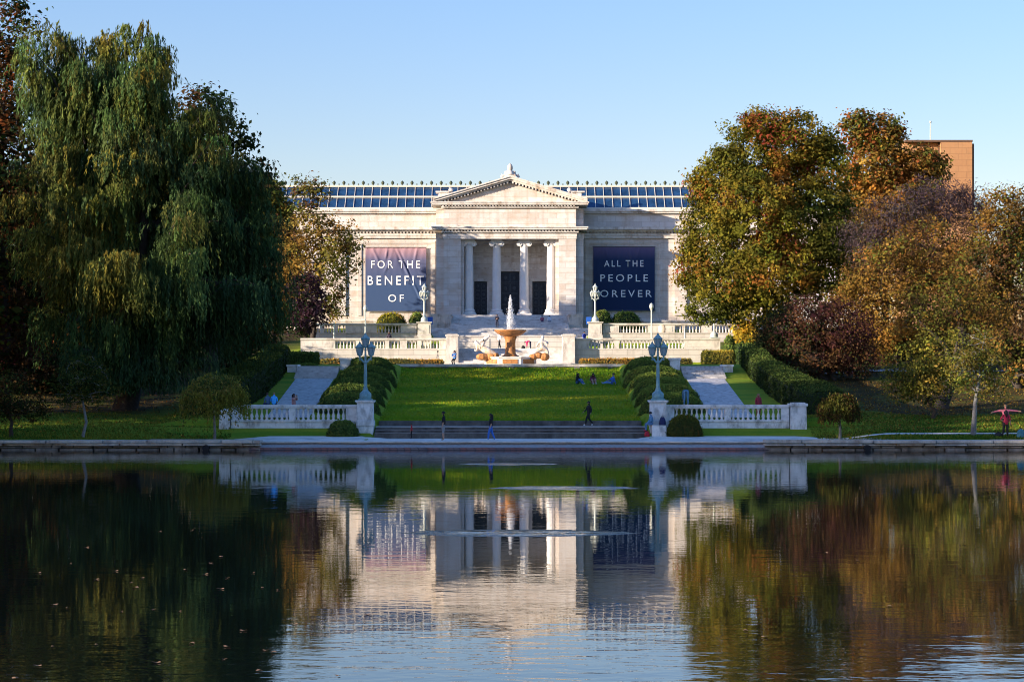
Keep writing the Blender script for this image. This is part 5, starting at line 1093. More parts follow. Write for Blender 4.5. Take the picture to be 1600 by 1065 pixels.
def strip_hedge(name, label, pts, palette, n_leaf, seed, cat='hedge', size=0.11):
    """pts: (x, y, half width, height) along the hedge"""
    cx, cy = pts[0][0], pts[0][1]; t = thing(name, (cx, cy, Hs(cx, cy)), label, cat); V = []; Fs = []; P = []
    for i in range(len(pts) - 1):
        for q in range(6): f = q / 6; P.append([pts[i][k] * (1 - f) + pts[i + 1][k] * f for k in range(4)])
    P.append(list(pts[-1])); sec = [(-1, -0.3), (-1.0, 0.55), (-0.98, 0.88), (-0.8, 1.0), (0, 1.03), (0.8, 1.0), (0.98, 0.88), (1.0, 0.55), (1, -0.3)]; n = len(sec)
    for i, (x_, y_, hw, hh) in enumerate(P):
        a_, b_ = P[max(0, i - 1)], P[min(len(P) - 1, i + 1)]; d = Vector((b_[0] - a_[0], b_[1] - a_[1], 0)).normalized(); nrm = Vector((-d.y, d.x, 0)); z0 = Hs(x_, y_); wob = 1 + 0.04 * math.sin(i * 1.9) + 0.03 * math.sin(i * 0.7)
        sh = 0.55 if i in (0, len(P) - 1) else 1.0
        for (u, v) in sec: p = Vector((x_, y_, 0)) + nrm * u * hw * wob * (sh * 0.3 + 0.7); V.append((p.x - cx, p.y - cy, z0 + (v * hh * (0.93 + 0.07 * sh) * (1 + 0.03 * math.sin(i * 1.1)) if v > 0 else v) - t.location.z))
    for i in range(len(P) - 1):
        for j in range(n - 1): Fs.append((i * n + j + 1, i * n + j, (i + 1) * n + j, (i + 1) * n + j + 1))
    Fs.append(tuple(range(n))); Fs.append(tuple((len(P) - 1) * n + j for j in range(n - 1, -1, -1)))
    hedge_from(name, t, V, Fs, n_leaf, palette, seed, size); return t
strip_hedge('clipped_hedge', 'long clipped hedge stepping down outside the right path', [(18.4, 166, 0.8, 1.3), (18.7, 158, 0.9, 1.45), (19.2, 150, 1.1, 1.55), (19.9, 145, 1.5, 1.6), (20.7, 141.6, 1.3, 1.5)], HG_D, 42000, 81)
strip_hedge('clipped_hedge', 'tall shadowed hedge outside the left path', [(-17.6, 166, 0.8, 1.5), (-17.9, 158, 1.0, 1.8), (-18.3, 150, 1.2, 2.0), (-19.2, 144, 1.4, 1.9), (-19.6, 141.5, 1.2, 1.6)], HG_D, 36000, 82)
def box_hedge(label, px0, px1, ptop, Y, hw, palette, seed, name='box_hedge', n=6000, gz=None):
    x0, x1 = xx(px0, Y), xx(px1, Y); z = Hs((x0 + x1) / 2, Y); h = zz(ptop, Y) - z
    return strip_hedge(name, label, [(x0, Y, hw, h), ((x0 + x1) / 2, Y, hw, h), (x1, Y, hw, h)], palette, n, seed, 'hedge', 0.12)
LITH = [((0.22, 0.17, 0.03), 3), ((0.14, 0.13, 0.025), 2), ((0.06, 0.07, 0.02), 1)]
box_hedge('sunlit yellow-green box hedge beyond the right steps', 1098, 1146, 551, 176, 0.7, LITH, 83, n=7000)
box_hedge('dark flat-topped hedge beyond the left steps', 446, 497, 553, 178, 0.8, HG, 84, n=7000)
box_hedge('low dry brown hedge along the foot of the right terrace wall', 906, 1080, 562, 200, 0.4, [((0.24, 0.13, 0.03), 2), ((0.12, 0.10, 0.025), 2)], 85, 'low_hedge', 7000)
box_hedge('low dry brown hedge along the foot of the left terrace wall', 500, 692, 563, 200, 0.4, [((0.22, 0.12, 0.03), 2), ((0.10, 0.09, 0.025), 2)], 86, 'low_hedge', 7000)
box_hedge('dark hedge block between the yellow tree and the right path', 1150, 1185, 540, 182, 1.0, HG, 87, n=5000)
def shrub(label, px, py_top, pw, Y, palette, seed, name='round_shrub', ry=None, n=7000, h=None, group=None, size=0.1):
    x = xx(px, Y); z = Hs(x, Y); rx = pw * Y / F; h = (zz(py_top, Y) - z) if h is None else h; t = thing(name, (x, Y, z), label, 'shrub', group)
    V, Fs = superell(rx, ry or rx * 0.8, h, 2.5, seed=seed, base=-0.25); hedge_from(name, t, V, Fs, n, palette, seed, size, 0.06); return t
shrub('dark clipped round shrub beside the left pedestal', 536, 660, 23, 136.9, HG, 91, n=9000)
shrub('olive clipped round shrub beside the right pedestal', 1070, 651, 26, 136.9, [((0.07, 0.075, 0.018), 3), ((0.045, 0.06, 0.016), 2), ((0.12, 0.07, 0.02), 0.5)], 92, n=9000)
WB = [((0.16, 0.15, 0.02), 3), ((0.08, 0.10, 0.02), 2), ((0.22, 0.13, 0.025), 1)]
for (px, top, pw, lab, pal, sd) in ((612, 491, 24, 'wide yellow-green shrub on the terrace under the left banner', WB, 93), (651, 490, 11, 'small dark shrub behind the upper left lamp', HG_R, 94), (978, 489, 24, 'wide dark green shrub on the terrace under the navy banner', HG_R, 95), (940, 487, 16, 'dark shrub behind the upper right lamp', HG_R, 96)):
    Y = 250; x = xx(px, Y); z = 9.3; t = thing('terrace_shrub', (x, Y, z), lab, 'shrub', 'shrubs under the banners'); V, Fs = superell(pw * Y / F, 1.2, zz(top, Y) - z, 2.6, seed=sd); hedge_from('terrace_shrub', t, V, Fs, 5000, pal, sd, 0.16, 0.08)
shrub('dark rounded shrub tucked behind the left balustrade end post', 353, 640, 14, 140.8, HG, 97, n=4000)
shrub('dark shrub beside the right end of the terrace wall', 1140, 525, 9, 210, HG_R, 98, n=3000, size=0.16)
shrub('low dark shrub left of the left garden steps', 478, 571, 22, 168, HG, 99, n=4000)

# --- trees off to the left, on the west bank, that keep the lagoon front in shade
wpos = [(-52, 84), (-46, 94), (-52, 103), (-44, 111), (-51, 119), (-44, 125), (-60, 92), (-58, 112), (-70, 104)]
wthin = [(-45, 137), (-52, 133), (-44, 146), (-50, 151), (-42, 156), (-60, 128)]
lob = [(0, 0, 14, 5.5, 5.5, 5), (2.5, 1, 9, 4.5, 4.5, 5), (-2.5, -1.5, 9, 4.5, 4.5, 5), (0, 2, 18, 4, 4, 3.8), (1, -2, 5.5, 4.2, 4.2, 3)]
for kind_, places, ncl_, per_, lab in (('bank_tree', wpos, 520, 24, 'dense leafy bank tree standing west of the lagoon, outside the view'), ('thin_bank_tree', wthin, 240, 11, 'thinning autumn tree on the west slope left of the lawn, outside the view')):
    proto = None
    for i, (x, y) in enumerate(places):
        z = Hs(x, y)
        if proto is None:
            r = np.random.default_rng(300 + ncl_); proto = thing(kind_, (x, y, z), lab, 'tree', 'trees on the west bank' if kind_ == 'bank_tree' else 'thinning trees on the west slope')
            cl = in_lobes(lob, ncl_, r, 0.2); link('crown', foliage_mesh('crown', cl, np.array([0, 0, 11.0]), per_, 1.3, 0.62, [(GREEN, 2), (OLIVE, 2), (OCHRE, 1)], 301 + ncl_), proto)
            b = MB(); limbs(b, (0, 0, 0), lob, 0.5, r, 20, cl); b.build('trunk', M['bark'], proto, smooth=True, off=(0, 0, 0))
        else: dup(proto, (x, y, z), lab, rz=i * 1.7, scale=(1.0, 1.0, 0.97 + 0.04 * (i % 4)))

fp_ = [o for o in bpy.data.objects if o.name.startswith('bank_tree') and o.parent is None][0]
for i, (x, y) in enumerate([(58, 178), (66, 196), (62, 222), (76, 186), (84, 214), (72, 240), (96, 196), (104, 232), (118, 210), (88, 258)]):
    dup(fp_, (x, y, Hs(x, y)), 'dark leafy park tree on the rise to the right, beyond the view', rz=i * 2.3, scale=(1.1, 1.1, 0.85 + 0.05 * (i % 3)), group='trees beyond the right bank')

# --- ground stuff: grass blades on the lawn, leaf litter
def scatter_quads(name, P, L, Wd, cols, upright, seed, label=None):
    r = np.random.default_rng(seed); n = len(P)
    if upright:
        ax2 = norm(np.array([0, 0, 1.0]) + r.normal(0, 0.35, (n, 3))); Nn = r.normal(0, 1, (n, 3)); Nn = norm(Nn - ax2 * np.sum(Nn * ax2, 1)[:, None]); V = quads(P + np.array([0, 0, 0.4]) * L[:, None], Nn, L, Wd, r, 0.0, ax2)
    else: V = quads(P, norm(np.array([0, -0.35, 1.0]) + r.normal(0, 0.6, (n, 3))), L, Wd, r, 0.15)
    o = link(name, raw_mesh(name, V, np.arange(n * 4).reshape(-1, 4), M['leaf'], col=np.repeat(np.concatenate([cols, np.ones((n, 1))], 1), 4, 0))); return tag(o, label, name.replace('_', ' '), None, 'stuff')
n = 90000; X = rng.uniform(-8.5, 8.5, n); Y_ = 141.2 + (170.6 - 141.2) * rng.random(n) ** 1.2; P = np.stack([X, Y_, H(X, Y_)], 1)
band = np.sin(Y_ * 1.1 + 0.6 * np.sin(X * 0.35) + np.sin(X * 0.13)) * 0.5 + vnoise(P, 0.5, 3) * 0.5
C = np.where((band + rng.normal(0, 0.5, n) > 0.25)[:, None], np.array([0.38, 0.36, 0.024]), np.array([0.16, 0.29, 0.016])) * np.exp(rng.normal(0, 0.25, (n, 1)))
tall = np.where(Y_ > 166, 0.12, 0.08) * np.exp(rng.normal(0, 0.3, n)); scatter_quads('lawn_grass', P, tall, tall * 0.35, C, True, 1, 'short mown green grass of the sloping lawn')
n = 60000; s_ = rng.random(n) < 0.62; X = np.where(s_, rng.uniform(19, 36, n), rng.uniform(-36, -17.5, n)); Y_ = 131.2 + 14 * rng.random(n) ** 1.5; P = np.stack([X, Y_, H(X, Y_)], 1); ok = ~((np.abs(Y_ - 133.6) < 0.45) & (X > 17)) ; P = P[ok]; n = len(P)
C = np.where((vnoise(P, 0.6, 4) + rng.normal(0, 0.6, n) > 0.2)[:, None], np.array([0.17, 0.175, 0.024]), np.array([0.06, 0.125, 0.018])) * np.exp(rng.normal(0, 0.25, (n, 1)))
tall = 0.10 * np.exp(rng.normal(0, 0.35, n)); scatter_quads('bank_grass', P, tall, tall * 0.35, C, True, 2, 'rough grass on both lagoon banks')
n = 14000; X = np.where(rng.random(n) < 0.75, rng.uniform(19.5, 38, n), rng.uniform(-36, -19, n)); Y_ = 134.5 + 30 * rng.random(n) ** 1.2; P = np.stack([X, Y_, H(X, Y_) + 0.06], 1); L = 0.10 * np.exp(rng.normal(0, 0.3, n))
C = np.array([OCHRE, (0.30, 0.2, 0.04), BROWN, ORANGE])[rng.integers(0, 4, n)] * np.exp(rng.normal(0, 0.25, (n, 1))); scatter_quads('leaf_litter', P, L, L * 0.7, C, False, 3, 'yellow and brown fallen leaves strewn under the trees')
n = 900; X = rng.uniform(-8.3, 8.3, n); Y_ = rng.uniform(141.5, 170, n); P = np.stack([X, Y_, H(X, Y_) + 0.07], 1); L = 0.10 * np.exp(rng.normal(0, 0.3, n)); keep_ = vnoise(P, 0.45, 9) > 0.1; P, L = P[keep_], L[keep_]
C = np.array([OCHRE, (0.30, 0.2, 0.04), BROWN])[rng.integers(0, 3, len(P))]; scatter_quads('lawn_leaves', P, L, L * 0.7, C, False, 5, 'few dry leaves blown across the mown lawn')
# leaves floating on the water
ml_ = leafmat('floating_leaf', 0.1); base_leaf = None
spots = [(135, 855), (250, 830), (300, 828), (205, 910), (222, 903), (150, 905), (345, 920), (560, 700 + 150), (180, 892), (60, 895), (110, 880), (290, 890), (320, 897), (355, 903), (330, 880), (212, 918), (240, 952), (105, 950), (85, 945), (190, 955), (280, 955), (345, 870), (395, 895), (410, 918), (435, 922), (355, 1010), (415, 1016), (428, 1019), (405, 1048), (350, 1030), (300, 1005), (82, 1010), (150, 1007), (528, 1056), (25, 1060), (575, 960), (380, 985), (1290, 863), (1340, 875), (1165, 985), (1195, 995), (1390, 947), (1270, 870), (1110, 905), (60, 1040), (460, 975), (245, 1035)]
for i, (px, py) in enumerate(spots):
    Y = F * CAMZ / (py - PY); x = xx(px, Y); s = RND.uniform(0.035, 0.085)
    if base_leaf is None:
        V = [(math.cos(a_) * (1 + 0.35 * math.cos(3 * a_)), 0.75 * math.sin(a_) * (1 + 0.2 * math.cos(5 * a_)), 0.12 * math.cos(2 * a_) + 0.1) for a_ in np.linspace(0, 2 * math.pi, 15)[:-1]] + [(0, 0, 0.02)]
        col = np.tile(np.array([[0.22, 0.14, 0.09, 1]]), (15, 1)); base_leaf = raw_mesh('fallen_leaf', V, [(k, (k + 1) % 14, 14) for k in range(14)], ml_, col=col)
    o = link('fallen_leaf', base_leaf, None, (x, Y, 0.012)); o.scale = (s, s, s); o.rotation_euler = (0, 0, RND.uniform(0, 6.28)); tag(o, 'dry fallen leaf floating on the dark water', 'leaf', 'leaves floating on the lagoon')

# ------------------------------------------------------------------ people
BASE = dict(pelvis=(0, 0, .96), spine=(0, .01, 1.13), chest=(0, .0, 1.33), neck=(0, .01, 1.48), head=(0, -.015, 1.59), crown=(0, 0.005, 1.70),
            shL=(.175, 0, 1.405), elL=(.225, .02, 1.13), wrL=(.235, -.06, .89), haL=(.235, -.085, .81), shR=(-.175, 0, 1.405), elR=(-.225, .02, 1.13), wrR=(-.235, -.06, .89), haR=(-.235, -.085, .81),
            hiL=(.095, 0, .90), knL=(.10, -.025, .50), anL=(.10, .015, .09), toL=(.115, -.14, .035), hiR=(-.095, 0, .90), knR=(-.10, -.025, .50), anR=(-.10, .015, .09), toR=(-.115, -.14, .035))
UP = ['spine', 'chest', 'neck', 'head', 'crown', 'shL', 'elL', 'wrL', 'haL', 'shR', 'elR', 'wrR', 'haR']
def lean(p, deg, about='pelvis', parts=UP):
    c = Vector(p[about]); m = Matrix.Rotation(rad(deg), 3, 'X'); q = dict(p)
    for k in parts: q[k] = tuple(c + m @ (Vector(p[k]) - c))
    return q
def shift(p, d): return {k: (v[0] + d[0], v[1] + d[1], v[2] + d[2]) for k, v in p.items()}
def pose(kind):
    p = dict(BASE)
    if kind == 'walk': p.update(knL=(.10, -.2, .53), anL=(.10, -.28, .10), toL=(.11, -.44, .07), knR=(-.10, .05, .50), anR=(-.10, .34, .17), toR=(-.11, .24, .05), elL=(.23, .12, 1.15), wrL=(.22, .08, .93), haL=(.22, .04, .86), elR=(-.23, -.10, 1.14), wrR=(-.21, -.28, .98), haR=(-.20, -.34, .95))
    if kind == 'phone': p.update(elL=(.22, -.05, 1.14), wrL=(.1, -.26, 1.20), haL=(.06, -.32, 1.24), elR=(-.22, -.05, 1.14), wrR=(-.1, -.25, 1.17), haR=(-.05, -.31, 1.2)); p = lean(p, 8, 'neck', ['head', 'crown'])
    if kind == 'photo': p.update(elL=(.23, -.15, 1.25), wrL=(.1, -.22, 1.5), haL=(.05, -.23, 1.56), elR=(-.23, -.15, 1.25), wrR=(-.1, -.22, 1.5), haR=(-.05, -.23, 1.56))
    if kind == 'hips': p.update(elL=(.36, .06, 1.16), wrL=(.2, -.04, 1.02), haL=(.14, -.08, .98), elR=(-.24, .04, 1.13), wrR=(-.28, -.02, .9), haR=(-.28, -.05, .82), knL=(.16, -.02, .5), anL=(.24, .03, .09), toL=(.27, -.12, .035))
    if kind == 'arms_out': p.update(elL=(.44, .02, 1.37), wrL=(.69, -.04, 1.36), haL=(.78, -.07, 1.35), elR=(-.44, .03, 1.35), wrR=(-.68, -.03, 1.30), haR=(-.77, -.06, 1.28))
    if kind == 'bend':
        p = lean(p, 100); p.update(elL=(.2, -.42, .58), wrL=(.16, -.45, .33), haL=(.15, -.46, .25), elR=(-.2, -.42, .58), wrR=(-.16, -.45, .33), haR=(-.15, -.46, .25), knL=(.1, .02, .5), knR=(-.1, .02, .5))
        p['pelvis'] = (0, .06, .96); p['anL'] = (.13, .03, .09); p['anR'] = (-.13, .03, .09)
    if kind == 'sit_edge':       # seat height 0
        p = shift(p, (0, 0, -.86)); p.update(pelvis=(0, 0, .10), hiL=(.09, -.02, .08), hiR=(-.09, -.02, .08), knL=(.11, -.42, .08), anL=(.11, -.42, -.33), toL=(.11, -.57, -.38), knR=(-.11, -.42, .08), anR=(-.11, -.40, -.33), toR=(-.11, -.55, -.38), elL=(.23, -.1, .30), wrL=(.13, -.28, .20), haL=(.1, -.35, .18), elR=(-.23, -.1, .30), wrR=(-.13, -.28, .20), haR=(-.1, -.35, .18)); p = lean(p, 10)
    if kind == 'sit_ground':     # knees up, on the grass
        p = shift(p, (0, 0, -.84)); p.update(pelvis=(0, 0, .12), hiL=(.09, -.02, .10), hiR=(-.09, -.02, .10), knL=(.13, -.36, .42), anL=(.11, -.60, .08), toL=(.12, -.75, .04), knR=(-.13, -.36, .40), anR=(-.11, -.62, .08), toR=(-.12, -.77, .04), elL=(.24, -.12, .34), wrL=(.14, -.34, .40), haL=(.06, -.40, .40), elR=(-.24, -.12, .34), wrR=(-.14, -.34, .40), haR=(-.06, -.40, .40)); p = lean(p, 12)
    if kind == 'sit_legs_out':
        p = shift(p, (0, 0, -.84)); p.update(pelvis=(0, 0, .12), hiL=(.09, -.02, .10), hiR=(-.09, -.02, .10), knL=(.12, -.42, .14), anL=(.12, -.82, .08), toL=(.13, -.88, .2), knR=(-.12, -.42, .2), anR=(-.1, -.78, .08), toR=(-.1, -.85, .2), elL=(.26, .08, .32), wrL=(.28, .2, .10), haL=(.29, .2, .04), elR=(-.2, -.18, .34), wrR=(-.1, -.34, .26), haR=(-.06, -.40, .24)); p = lean(p, -8)
    if kind == 'kneel': p.update(knL=(.12, -.25, .45), anL=(.12, -.2, .08), toL=(.12, -.35, .03), knR=(-.12, -.05, .06), anR=(-.12, .38, .08), toR=(-.12, .48, .04)); p = {k: (v if k[:2] in ('kn', 'an', 'to') else (v[0], v[1], v[2] - .42)) for k, v in p.items()}; p = lean(p, 10)
    if kind == 'lean_rest':      # half sitting against a block, hands at the face
        p = {k: (v if k[:2] in ('an', 'to') else (v[0], v[1] + .18, v[2] - .16)) for k, v in p.items()}; p.update(knL=(.12, -.2, .48), knR=(-.12, -.2, .48), elL=(.22, -.02, 1.03), wrL=(.12, -.1, 1.26), haL=(.07, -.07, 1.33), elR=(-.22, .0, 1.0), wrR=(.02, -.12, .98), haR=(.1, -.12, 1.0)); p = lean(p, 6, 'neck', ['head', 'crown'])
    if kind == 'stride': p.update(knL=(.12, -.16, .5), anL=(.14, -.2, .09), toL=(.15, -.36, .035), knR=(-.12, .1, .48), anR=(-.14, .28, .1), toR=(-.15, .13, .035))
    return p
FEET = {'sit_edge': 0, 'sit_ground': 0, 'sit_legs_out': 0}
def person(label, px, py_feet, Y, kind, rz, h, top, bottom, hair, skin=(0.42, 0.24, 0.16), shoes=(0.5, 0.5, 0.5), sleeves='long', legs='long', long_hair=False, z=None, extra=None):
    p = pose(kind); names = list(p); R0 = dict(pelvis=(.14, .125), spine=(.13, .118), chest=(.145, .128), neck=.055, head=(.078, .092), crown=(.066, .075), shL=.068, shR=.068, elL=.046, elR=.046, wrL=.031, wrR=.031, haL=(.038, .02), haR=(.038, .02), hiL=.088, hiR=.088, knL=.062, knR=.062, anL=.042, anR=.042, toL=(.04, .03), toR=(.04, .03))
    V = [Vector(p[k]) for k in names]; Rr = [(tuple(q * 1.28 for q in R0[k]) if isinstance(R0[k], tuple) else R0[k] * 1.25) if k not in ('head', 'crown', 'neck') else R0[k] for k in names]; ix = {k: i for i, k in enumerate(names)}
    E = [('pelvis', 'spine'), ('spine', 'chest'), ('chest', 'neck'), ('neck', 'head'), ('head', 'crown'), ('chest', 'shL'), ('shL', 'elL'), ('elL', 'wrL'), ('wrL', 'haL'), ('chest', 'shR'), ('shR', 'elR'), ('elR', 'wrR'), ('wrR', 'haR'), ('pelvis', 'hiL'), ('hiL', 'knL'), ('knL', 'anL'), ('anL', 'toL'), ('pelvis', 'hiR'), ('hiR', 'knR'), ('knR', 'anR'), ('anR', 'toR')]
    E = [(ix[a_], ix[b_]) for a_, b_ in E]
    for s in ('L', 'R'):                                       # five fingers from the palm, thumb from its side
        w_, hnd = Vector(p['wr' + s]), Vector(p['ha' + s]); d = (hnd - w_).normalized(); side = d.cross(Vector((0, 1, 0.2))); side = side.normalized() if side.length > 0.1 else Vector((1, 0, 0)); inn = d.cross(side).normalized()
        for q, ln in ((-.028, .062), (-.009, .078), (.010, .075), (.028, .06)):
            a_ = hnd + side * q + d * 0.035; b_ = a_ + (d + inn * 0.35).normalized() * ln; V += [a_, b_]; Rr += [.010, .008]; n0 = len(V); E += [(ix['ha' + s], n0 - 2), (n0 - 2, n0 - 1)]
        a_ = w_.lerp(hnd, 0.6) - side * 0.045; b_ = a_ + (d * 0.8 - side * 0.5).normalized() * .05; V += [a_, b_]; Rr += [.012, .009]; n0 = len(V); E += [(ix['ha' + s], n0 - 2), (n0 - 2, n0 - 1)]
    hd, cr, nk = Vector(p['head']), Vector(p['crown']), Vector(p['neck']); upv = (cr - nk).normalized(); sd = Vector((1, 0, 0)); fw = sd.cross(upv) * -1
    if fw.y > 0 and kind != 'bend': fw = -fw
    if kind == 'bend': fw = Vector((0, -0.2, -1)).normalized()
    nose = hd + fw * 0.092 + upv * 0.005; V += [hd + fw * 0.05, nose]; Rr += [.05, .013]; E += [(ix['head'], len(V) - 2), (len(V) - 2, len(V) - 1)]
    me = skin_mesh('body', V, E, Rr, ix['pelvis'], 1)
    seg = {'top': [('spine', 'chest'), ('chest', 'neck'), ('pelvis', 'spine'), ('chest', 'shL'), ('chest', 'shR')], 'upper': [('shL', 'elL'), ('shR', 'elR')], 'fore': [('elL', 'wrL'), ('elR', 'wrR')], 'hand': [('wrL', 'haL'), ('wrR', 'haR')], 'head': [('neck', 'head'), ('head', 'crown')], 'thigh': [('pelvis', 'hiL'), ('pelvis', 'hiR'), ('hiL', 'knL'), ('hiR', 'knR')], 'shin': [('knL', 'anL'), ('knR', 'anR')], 'foot': [('anL', 'toL'), ('anR', 'toR')]}
    cm = {'top': 1, 'upper': 1 if sleeves != 'none' else 0, 'fore': 1 if sleeves == 'long' else 0, 'hand': 0, 'head': 0, 'thigh': 2, 'shin': 2 if legs == 'long' else 0, 'foot': 3}
    wt = {'top': .13, 'upper': .055, 'fore': .04, 'hand': .035, 'head': .07, 'thigh': .08, 'shin': .05, 'foot': .04}
    segs = [(k, Vector(p[a_]), Vector(p[b_])) for k, l in seg.items() for a_, b_ in l]
    for f in me.polygons:
        c = Vector(f.center); best = None
        for k, a_, b_ in segs:
            ab = b_ - a_; t_ = max(0, min(1, (c - a_).dot(ab) / ab.length_squared)); dd = (c - a_ - ab * t_).length / wt[k]
            if best is None or dd < best[0]: best = (dd, k)
        k = best[1]; f.material_index = cm[k]; f.use_smooth = True
    def cn(c): return '_'.join(str(int(v * 100)) for v in c)
    for nm_, c in (('skin', skin), ('shirt', top), ('trousers', bottom), ('shoe', shoes)): me.materials.append(plain(f'{nm_}_{cn(c)}', c, 0.8 if nm_ != 'skin' else 0.55))
    x, zf = W(px, py_feet, Y); zf = zf if z is None else z; s = h / 1.75
    t = thing('person', (x, Y, zf), label, 'person', None, rz); t.scale = (s, s, s)
    link('body', me, t)
    hb = MB(); c = hd + upv * 0.045 - fw * 0.014; hm = plain(f'hair_{cn(hair)}', hair, 0.6)
    n = 14
    Vh = []; Fh = []
    for j in range(7):
        ph = math.pi * 0.60 * j / 6
        for i in range(n):
            a_ = 2 * math.pi * i / n; dv = sd * math.cos(a_) * math.sin(ph) * 0.098 + (-fw) * math.sin(a_) * math.sin(ph) * 0.112 + upv * math.cos(ph) * 0.105
            if j == 6 and math.sin(a_) < 0: dv += upv * 0.05
            Vh.append(c + dv)
    for j in range(6):
        for i in range(n): Fh.append((j * n + i, (j + 1) * n + i, (j + 1) * n + (i + 1) % n, j * n + (i + 1) % n))
    hb.add(Vh, Fh)
    if long_hair:
        dn_ = Vector((0, 0, -1)); hb.tube([c - fw * 0.06 + upv * 0.02, c - fw * 0.085 + dn_ * 0.12, c - fw * 0.085 + dn_ * 0.28, c - fw * 0.07 + dn_ * 0.40], [0.085, 0.092, 0.085, 0.03], 9)
        for q in (-1, 1): hb.tube([c + sd * 0.08 * q + upv * 0.02, c + sd * 0.09 * q + dn_ * 0.12, c + sd * 0.085 * q - fw * 0.02 + dn_ * 0.24], [0.035, 0.04, 0.02], 6)
    hb.build('hair', hm, t, smooth=True, off=(0, 0, 0))
    ey = MB()
    for q in (-1, 1): ey.ball(tuple(hd + fw * 0.083 + sd * 0.032 * q + upv * 0.028), 0.011, 6, 4)
    ey.build('eyes', M['black_item'], t, off=(0, 0, 0))
    mo = MB(); mo.ball(tuple(hd + fw * 0.086 - upv * 0.035), 0.016, 6, 4, 0, (1.3, 0.5, 0.4)); mo.build('mouth', plain('lip', (0.30, 0.10, 0.09)), t, off=(0, 0, 0))
    if extra: extra(t, p)
    return t
BLK, JEAN, WHT, GRY, NAVY, REDC, PINK = (0.012, 0.012, 0.014), (0.05, 0.12, 0.33), (0.62, 0.62, 0.62), (0.28, 0.28, 0.28), (0.02, 0.035, 0.10), (0.42, 0.025, 0.03), (0.52, 0.14, 0.19)
DH, LH, BH = (0.012, 0.009, 0.008), (0.25, 0.15, 0.08), (0.05, 0.03, 0.02)
hp = math.pi / 2
wk = lambda Y: None
def zw(x, y): return 0.035 + Hs(x, y)
def on_walk(px, Y): return zw(xx(px, Y), Y)
Ywk = 134.0
person('man in black t-shirt and pale shorts standing sideways on the walkway', 693, 686, Ywk, 'stand', -hp, 1.80, BLK, GRY, DH, sleeves='short', legs='short', shoes=(0.3, 0.25, 0.2), z=on_walk(693, Ywk))
person('long-haired woman in black top and bright blue jeans on the walkway', 767, 684, Ywk, 'stride', -hp * 0.9, 1.66, BLK, (0.04, 0.15, 0.50), DH, sleeves='short', shoes=WHT, long_hair=True, z=on_walk(767, Ywk))
person('small child in a red jacket beside the lagoon steps', 643, 684, 136.4, 'stand', -hp, 0.98, REDC, BLK, DH, shoes=BLK, z=on_walk(643, 136.4))
person('person in black hooded top walking along the step ledge', 920, 667, 139.8, 'walk', -hp * 0.8, 1.62, BLK, BLK, BLK, shoes=WHT, z=1.19)
person('person in blue jacket sitting on the block below the right lamp', 1019, 665, 137.05, 'sit_edge', -hp * 0.9, 1.70, (0.10, 0.24, 0.38), (0.09, 0.18, 0.30), DH, shoes=REDC, z=1.33)
person('person in jeans bending over on the right balustrade, back to the water', 1072, 632, YB, 'bend', math.pi, 1.66, (0.05, 0.13, 0.20), (0.09, 0.20, 0.30), BH, shoes=WHT, z=2.585)
person('fair-haired person in red kneeling behind the right balustrade', 1185, 652, 140.3, 'stand', 0.4, 1.52, (0.28, 0.03, 0.05), (0.20, 0.02, 0.04), LH, shoes=BLK, z=Hs(xx(1185, 140.3), 140.3), long_hair=True)
person('man in bright blue shirt sitting on the left balustrade, back turned', 428, 633, YB, 'sit_edge', math.pi, 1.55, (0.07, 0.42, 0.90), NAVY, LH, sleeves='short', shoes=WHT, z=2.585)
person('darker companion in grey-blue sitting on the left balustrade beside the blue shirt', 419, 633, YB + 0.06, 'sit_edge', math.pi + 0.7, 1.50, (0.08, 0.14, 0.22), NAVY, BH, shoes=BLK, z=2.585)
person('dark-haired woman in patterned pink top raising a camera behind the left balustrade', 459, 652, 140.2, 'photo', 1.1, 1.52, (0.38, 0.20, 0.19), NAVY, DH, sleeves='short', z=Hs(xx(459, 140.2), 140.2), long_hair=True)
for px, kd, rz, tp_, bt, lab, lh in ((901, 'sit_ground', 0.9, BLK, (0.05, 0.14, 0.38), 'leftmost of three on the lawn, dark top and jeans', True), (926, 'sit_ground', 0.2, (0.12, 0.03, 0.05), (0.35, 0.2, 0.17), 'middle one of three on the lawn, dark red top and bare knees', True), (957, 'sit_legs_out', -hp * 0.9, (0.05, 0.14, 0.52), (0.15, 0.28, 0.5), 'rightmost of three on the lawn, in bright blue with legs stretched out', False)):
    Y = 163.0; person(lab, px, 597, Y, kd, rz, 1.68, tp_, bt, DH, long_hair=lh, z=Hs(xx(px, Y), Y) + 0.05)
Y = 203.5
person('long-haired person in denim jacket leaning by the left stone pier', 709, 568, 211.5, 'lean_rest', -0.5, 1.66, (0.06, 0.16, 0.40), BLK, DH, long_hair=True, z=5.25)
person('man in dark jacket on the shaded stairs behind the fountain bowl', 776.5, 519, 255, 'phone', 0.1, 1.78, (0.02, 0.022, 0.04), (0.02, 0.025, 0.05), BH, z=9.62 if False else 9.63)
person('person with white top and black trousers striding behind the fountain stem', 780.5, 543, 222, 'stride', -0.9, 1.80, WHT, BLK, DH, z=7.0)
person('person in bright pink top bending over a dark bag behind the fountain', 828.5, 543, 222, 'bend', -hp * 1.2, 1.45, (0.62, 0.03, 0.13), (0.03, 0.035, 0.06), BH, shoes=WHT, z=7.0)
for px, tp_, lab in ((847, (0.28, 0.10, 0.14), 'left one of the pair seated on the portico stairs, dull red top'), (858.5, (0.55, 0.60, 0.66), 'right one of the pair seated on the portico stairs, pale top')):
    person(lab, px, 508, 270.3, 'sit_edge', 0, 1.68, tp_, NAVY, DH, z=10.82)
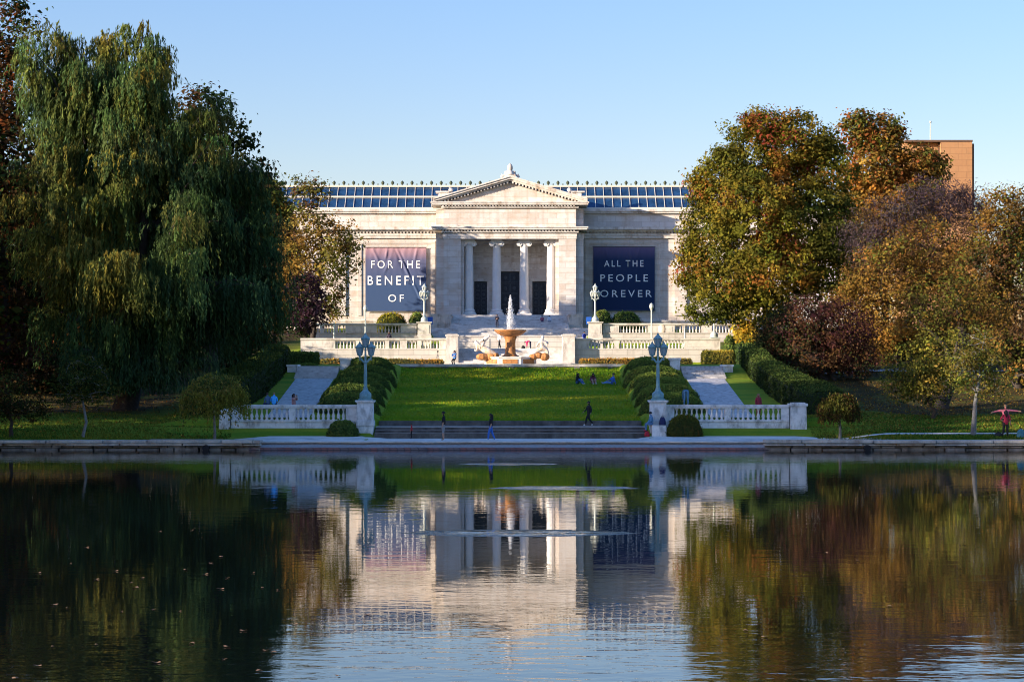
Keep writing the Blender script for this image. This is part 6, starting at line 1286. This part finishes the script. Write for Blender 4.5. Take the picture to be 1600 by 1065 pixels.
person('person in deep blue jacket behind the right terrace balustrade', 913, 541, 217.5, 'walk', 0.6, 1.72, (0.02, 0.04, 0.30), (0.45, 0.45, 0.5), DH, z=6.99)
person('person in dark jacket behind the left terrace balusters', 608, 541, 218, 'stand', 0.2, 1.70, (0.05, 0.04, 0.06), (0.06, 0.05, 0.07), BH, z=6.99, long_hair=True)
Yr = 132.4
person('man in pink sweater stretching both arms wide at the right edge', 1571, 676, Yr + 0.9, 'arms_out', 0.05, 1.90, PINK, BLK, (0.20, 0.12, 0.08), shoes=WHT, z=Hs(xx(1571, Yr + 0.9), Yr + 0.9))
person('long-haired woman in red top and black trousers, hand on hip, before the man in pink', 1572, 680, Yr, 'hips', math.pi, 1.66, (0.35, 0.02, 0.05), BLK, DH, sleeves='short', shoes=WHT, long_hair=True, z=Hs(xx(1572, Yr), Yr))

# small things people brought
def backpack(label, px, Y, z, col, w_=0.42, h_=0.5):
    x = xx(px, Y); t = thing('backpack', (x, Y, z), label, 'bag'); V, Fs = superell(w_ / 2, 0.15, h_, 2.8, 20, 8, 1, 0.02, 0.0); me = raw_mesh('bag', V, Fs, plain('bag_' + str(int(col[2] * 1000)), col), smooth=True); link('bag', me, t)
    b = MB(); b.tube([(-0.07, 0, h_ * 0.97), (-0.05, 0, h_ * 1.1), (0.05, 0, h_ * 1.1), (0.07, 0, h_ * 0.97)], [0.014] * 4, 6); b.build('handle', M['black_item'], t, off=(0, 0, 0))
    V, Fs = superell(w_ * 0.36, 0.06, h_ * 0.45, 2.8, 16, 6, 2, 0.02, 0.0); o = link('pocket', raw_mesh('pocket', V, Fs, plain('bag_' + str(int(col[2] * 1000)), col), smooth=True), t); o.location = (0, -0.14, 0.04); return t
backpack('navy backpack standing on the stone block behind the seated person', 1035, 137.15, 1.323, (0.02, 0.025, 0.09))
backpack('red bag on the steps at the feet of the seated person', 1011, 136.9, 0.62, (0.40, 0.02, 0.035), 0.34, 0.34)
backpack('black bag on the landing beside the person in pink', 817.5, 222, 7.0, (0.012, 0.012, 0.014), 0.4, 0.32)
backpack('small teal bag standing on the grass at the right frame edge', 1595, 131.9, Hs(xx(1595, 131.9), 131.9), (0.05, 0.16, 0.20), 0.5, 0.55)
backpack('dark satchel on the grass left of the woman in red', 1560, 132.6, Hs(xx(1560, 132.6), 132.6), (0.02, 0.02, 0.024), 0.5, 0.26)
x = xx(684, 211); t = thing('camera_tripod', (x, 211, 5.25), 'thin grey camera tripod standing before the left terrace wall', 'tripod')
for i in range(3):
    a_ = 2.1 * i + 0.5; b = MB(); b.tube([(0, 0, 1.15), (0.38 * math.cos(a_), 0.3 * math.sin(a_), 0)], [0.022, 0.016], 6); b.build('leg', M['tripod'], t, off=(0, 0, 0))
b = MB(); b.tube([(0, 0, 1.0), (0, 0, 1.32)], [0.025, 0.025], 6); b.box(-0.08, 0.08, -0.07, 0.07, 1.321, 1.45); b.tube([(0, -0.07, 1.385), (0, -0.15, 1.385)], [0.045, 0.045], 8); b.build('camera', M['black_item'], t, off=(0, 0, 0))
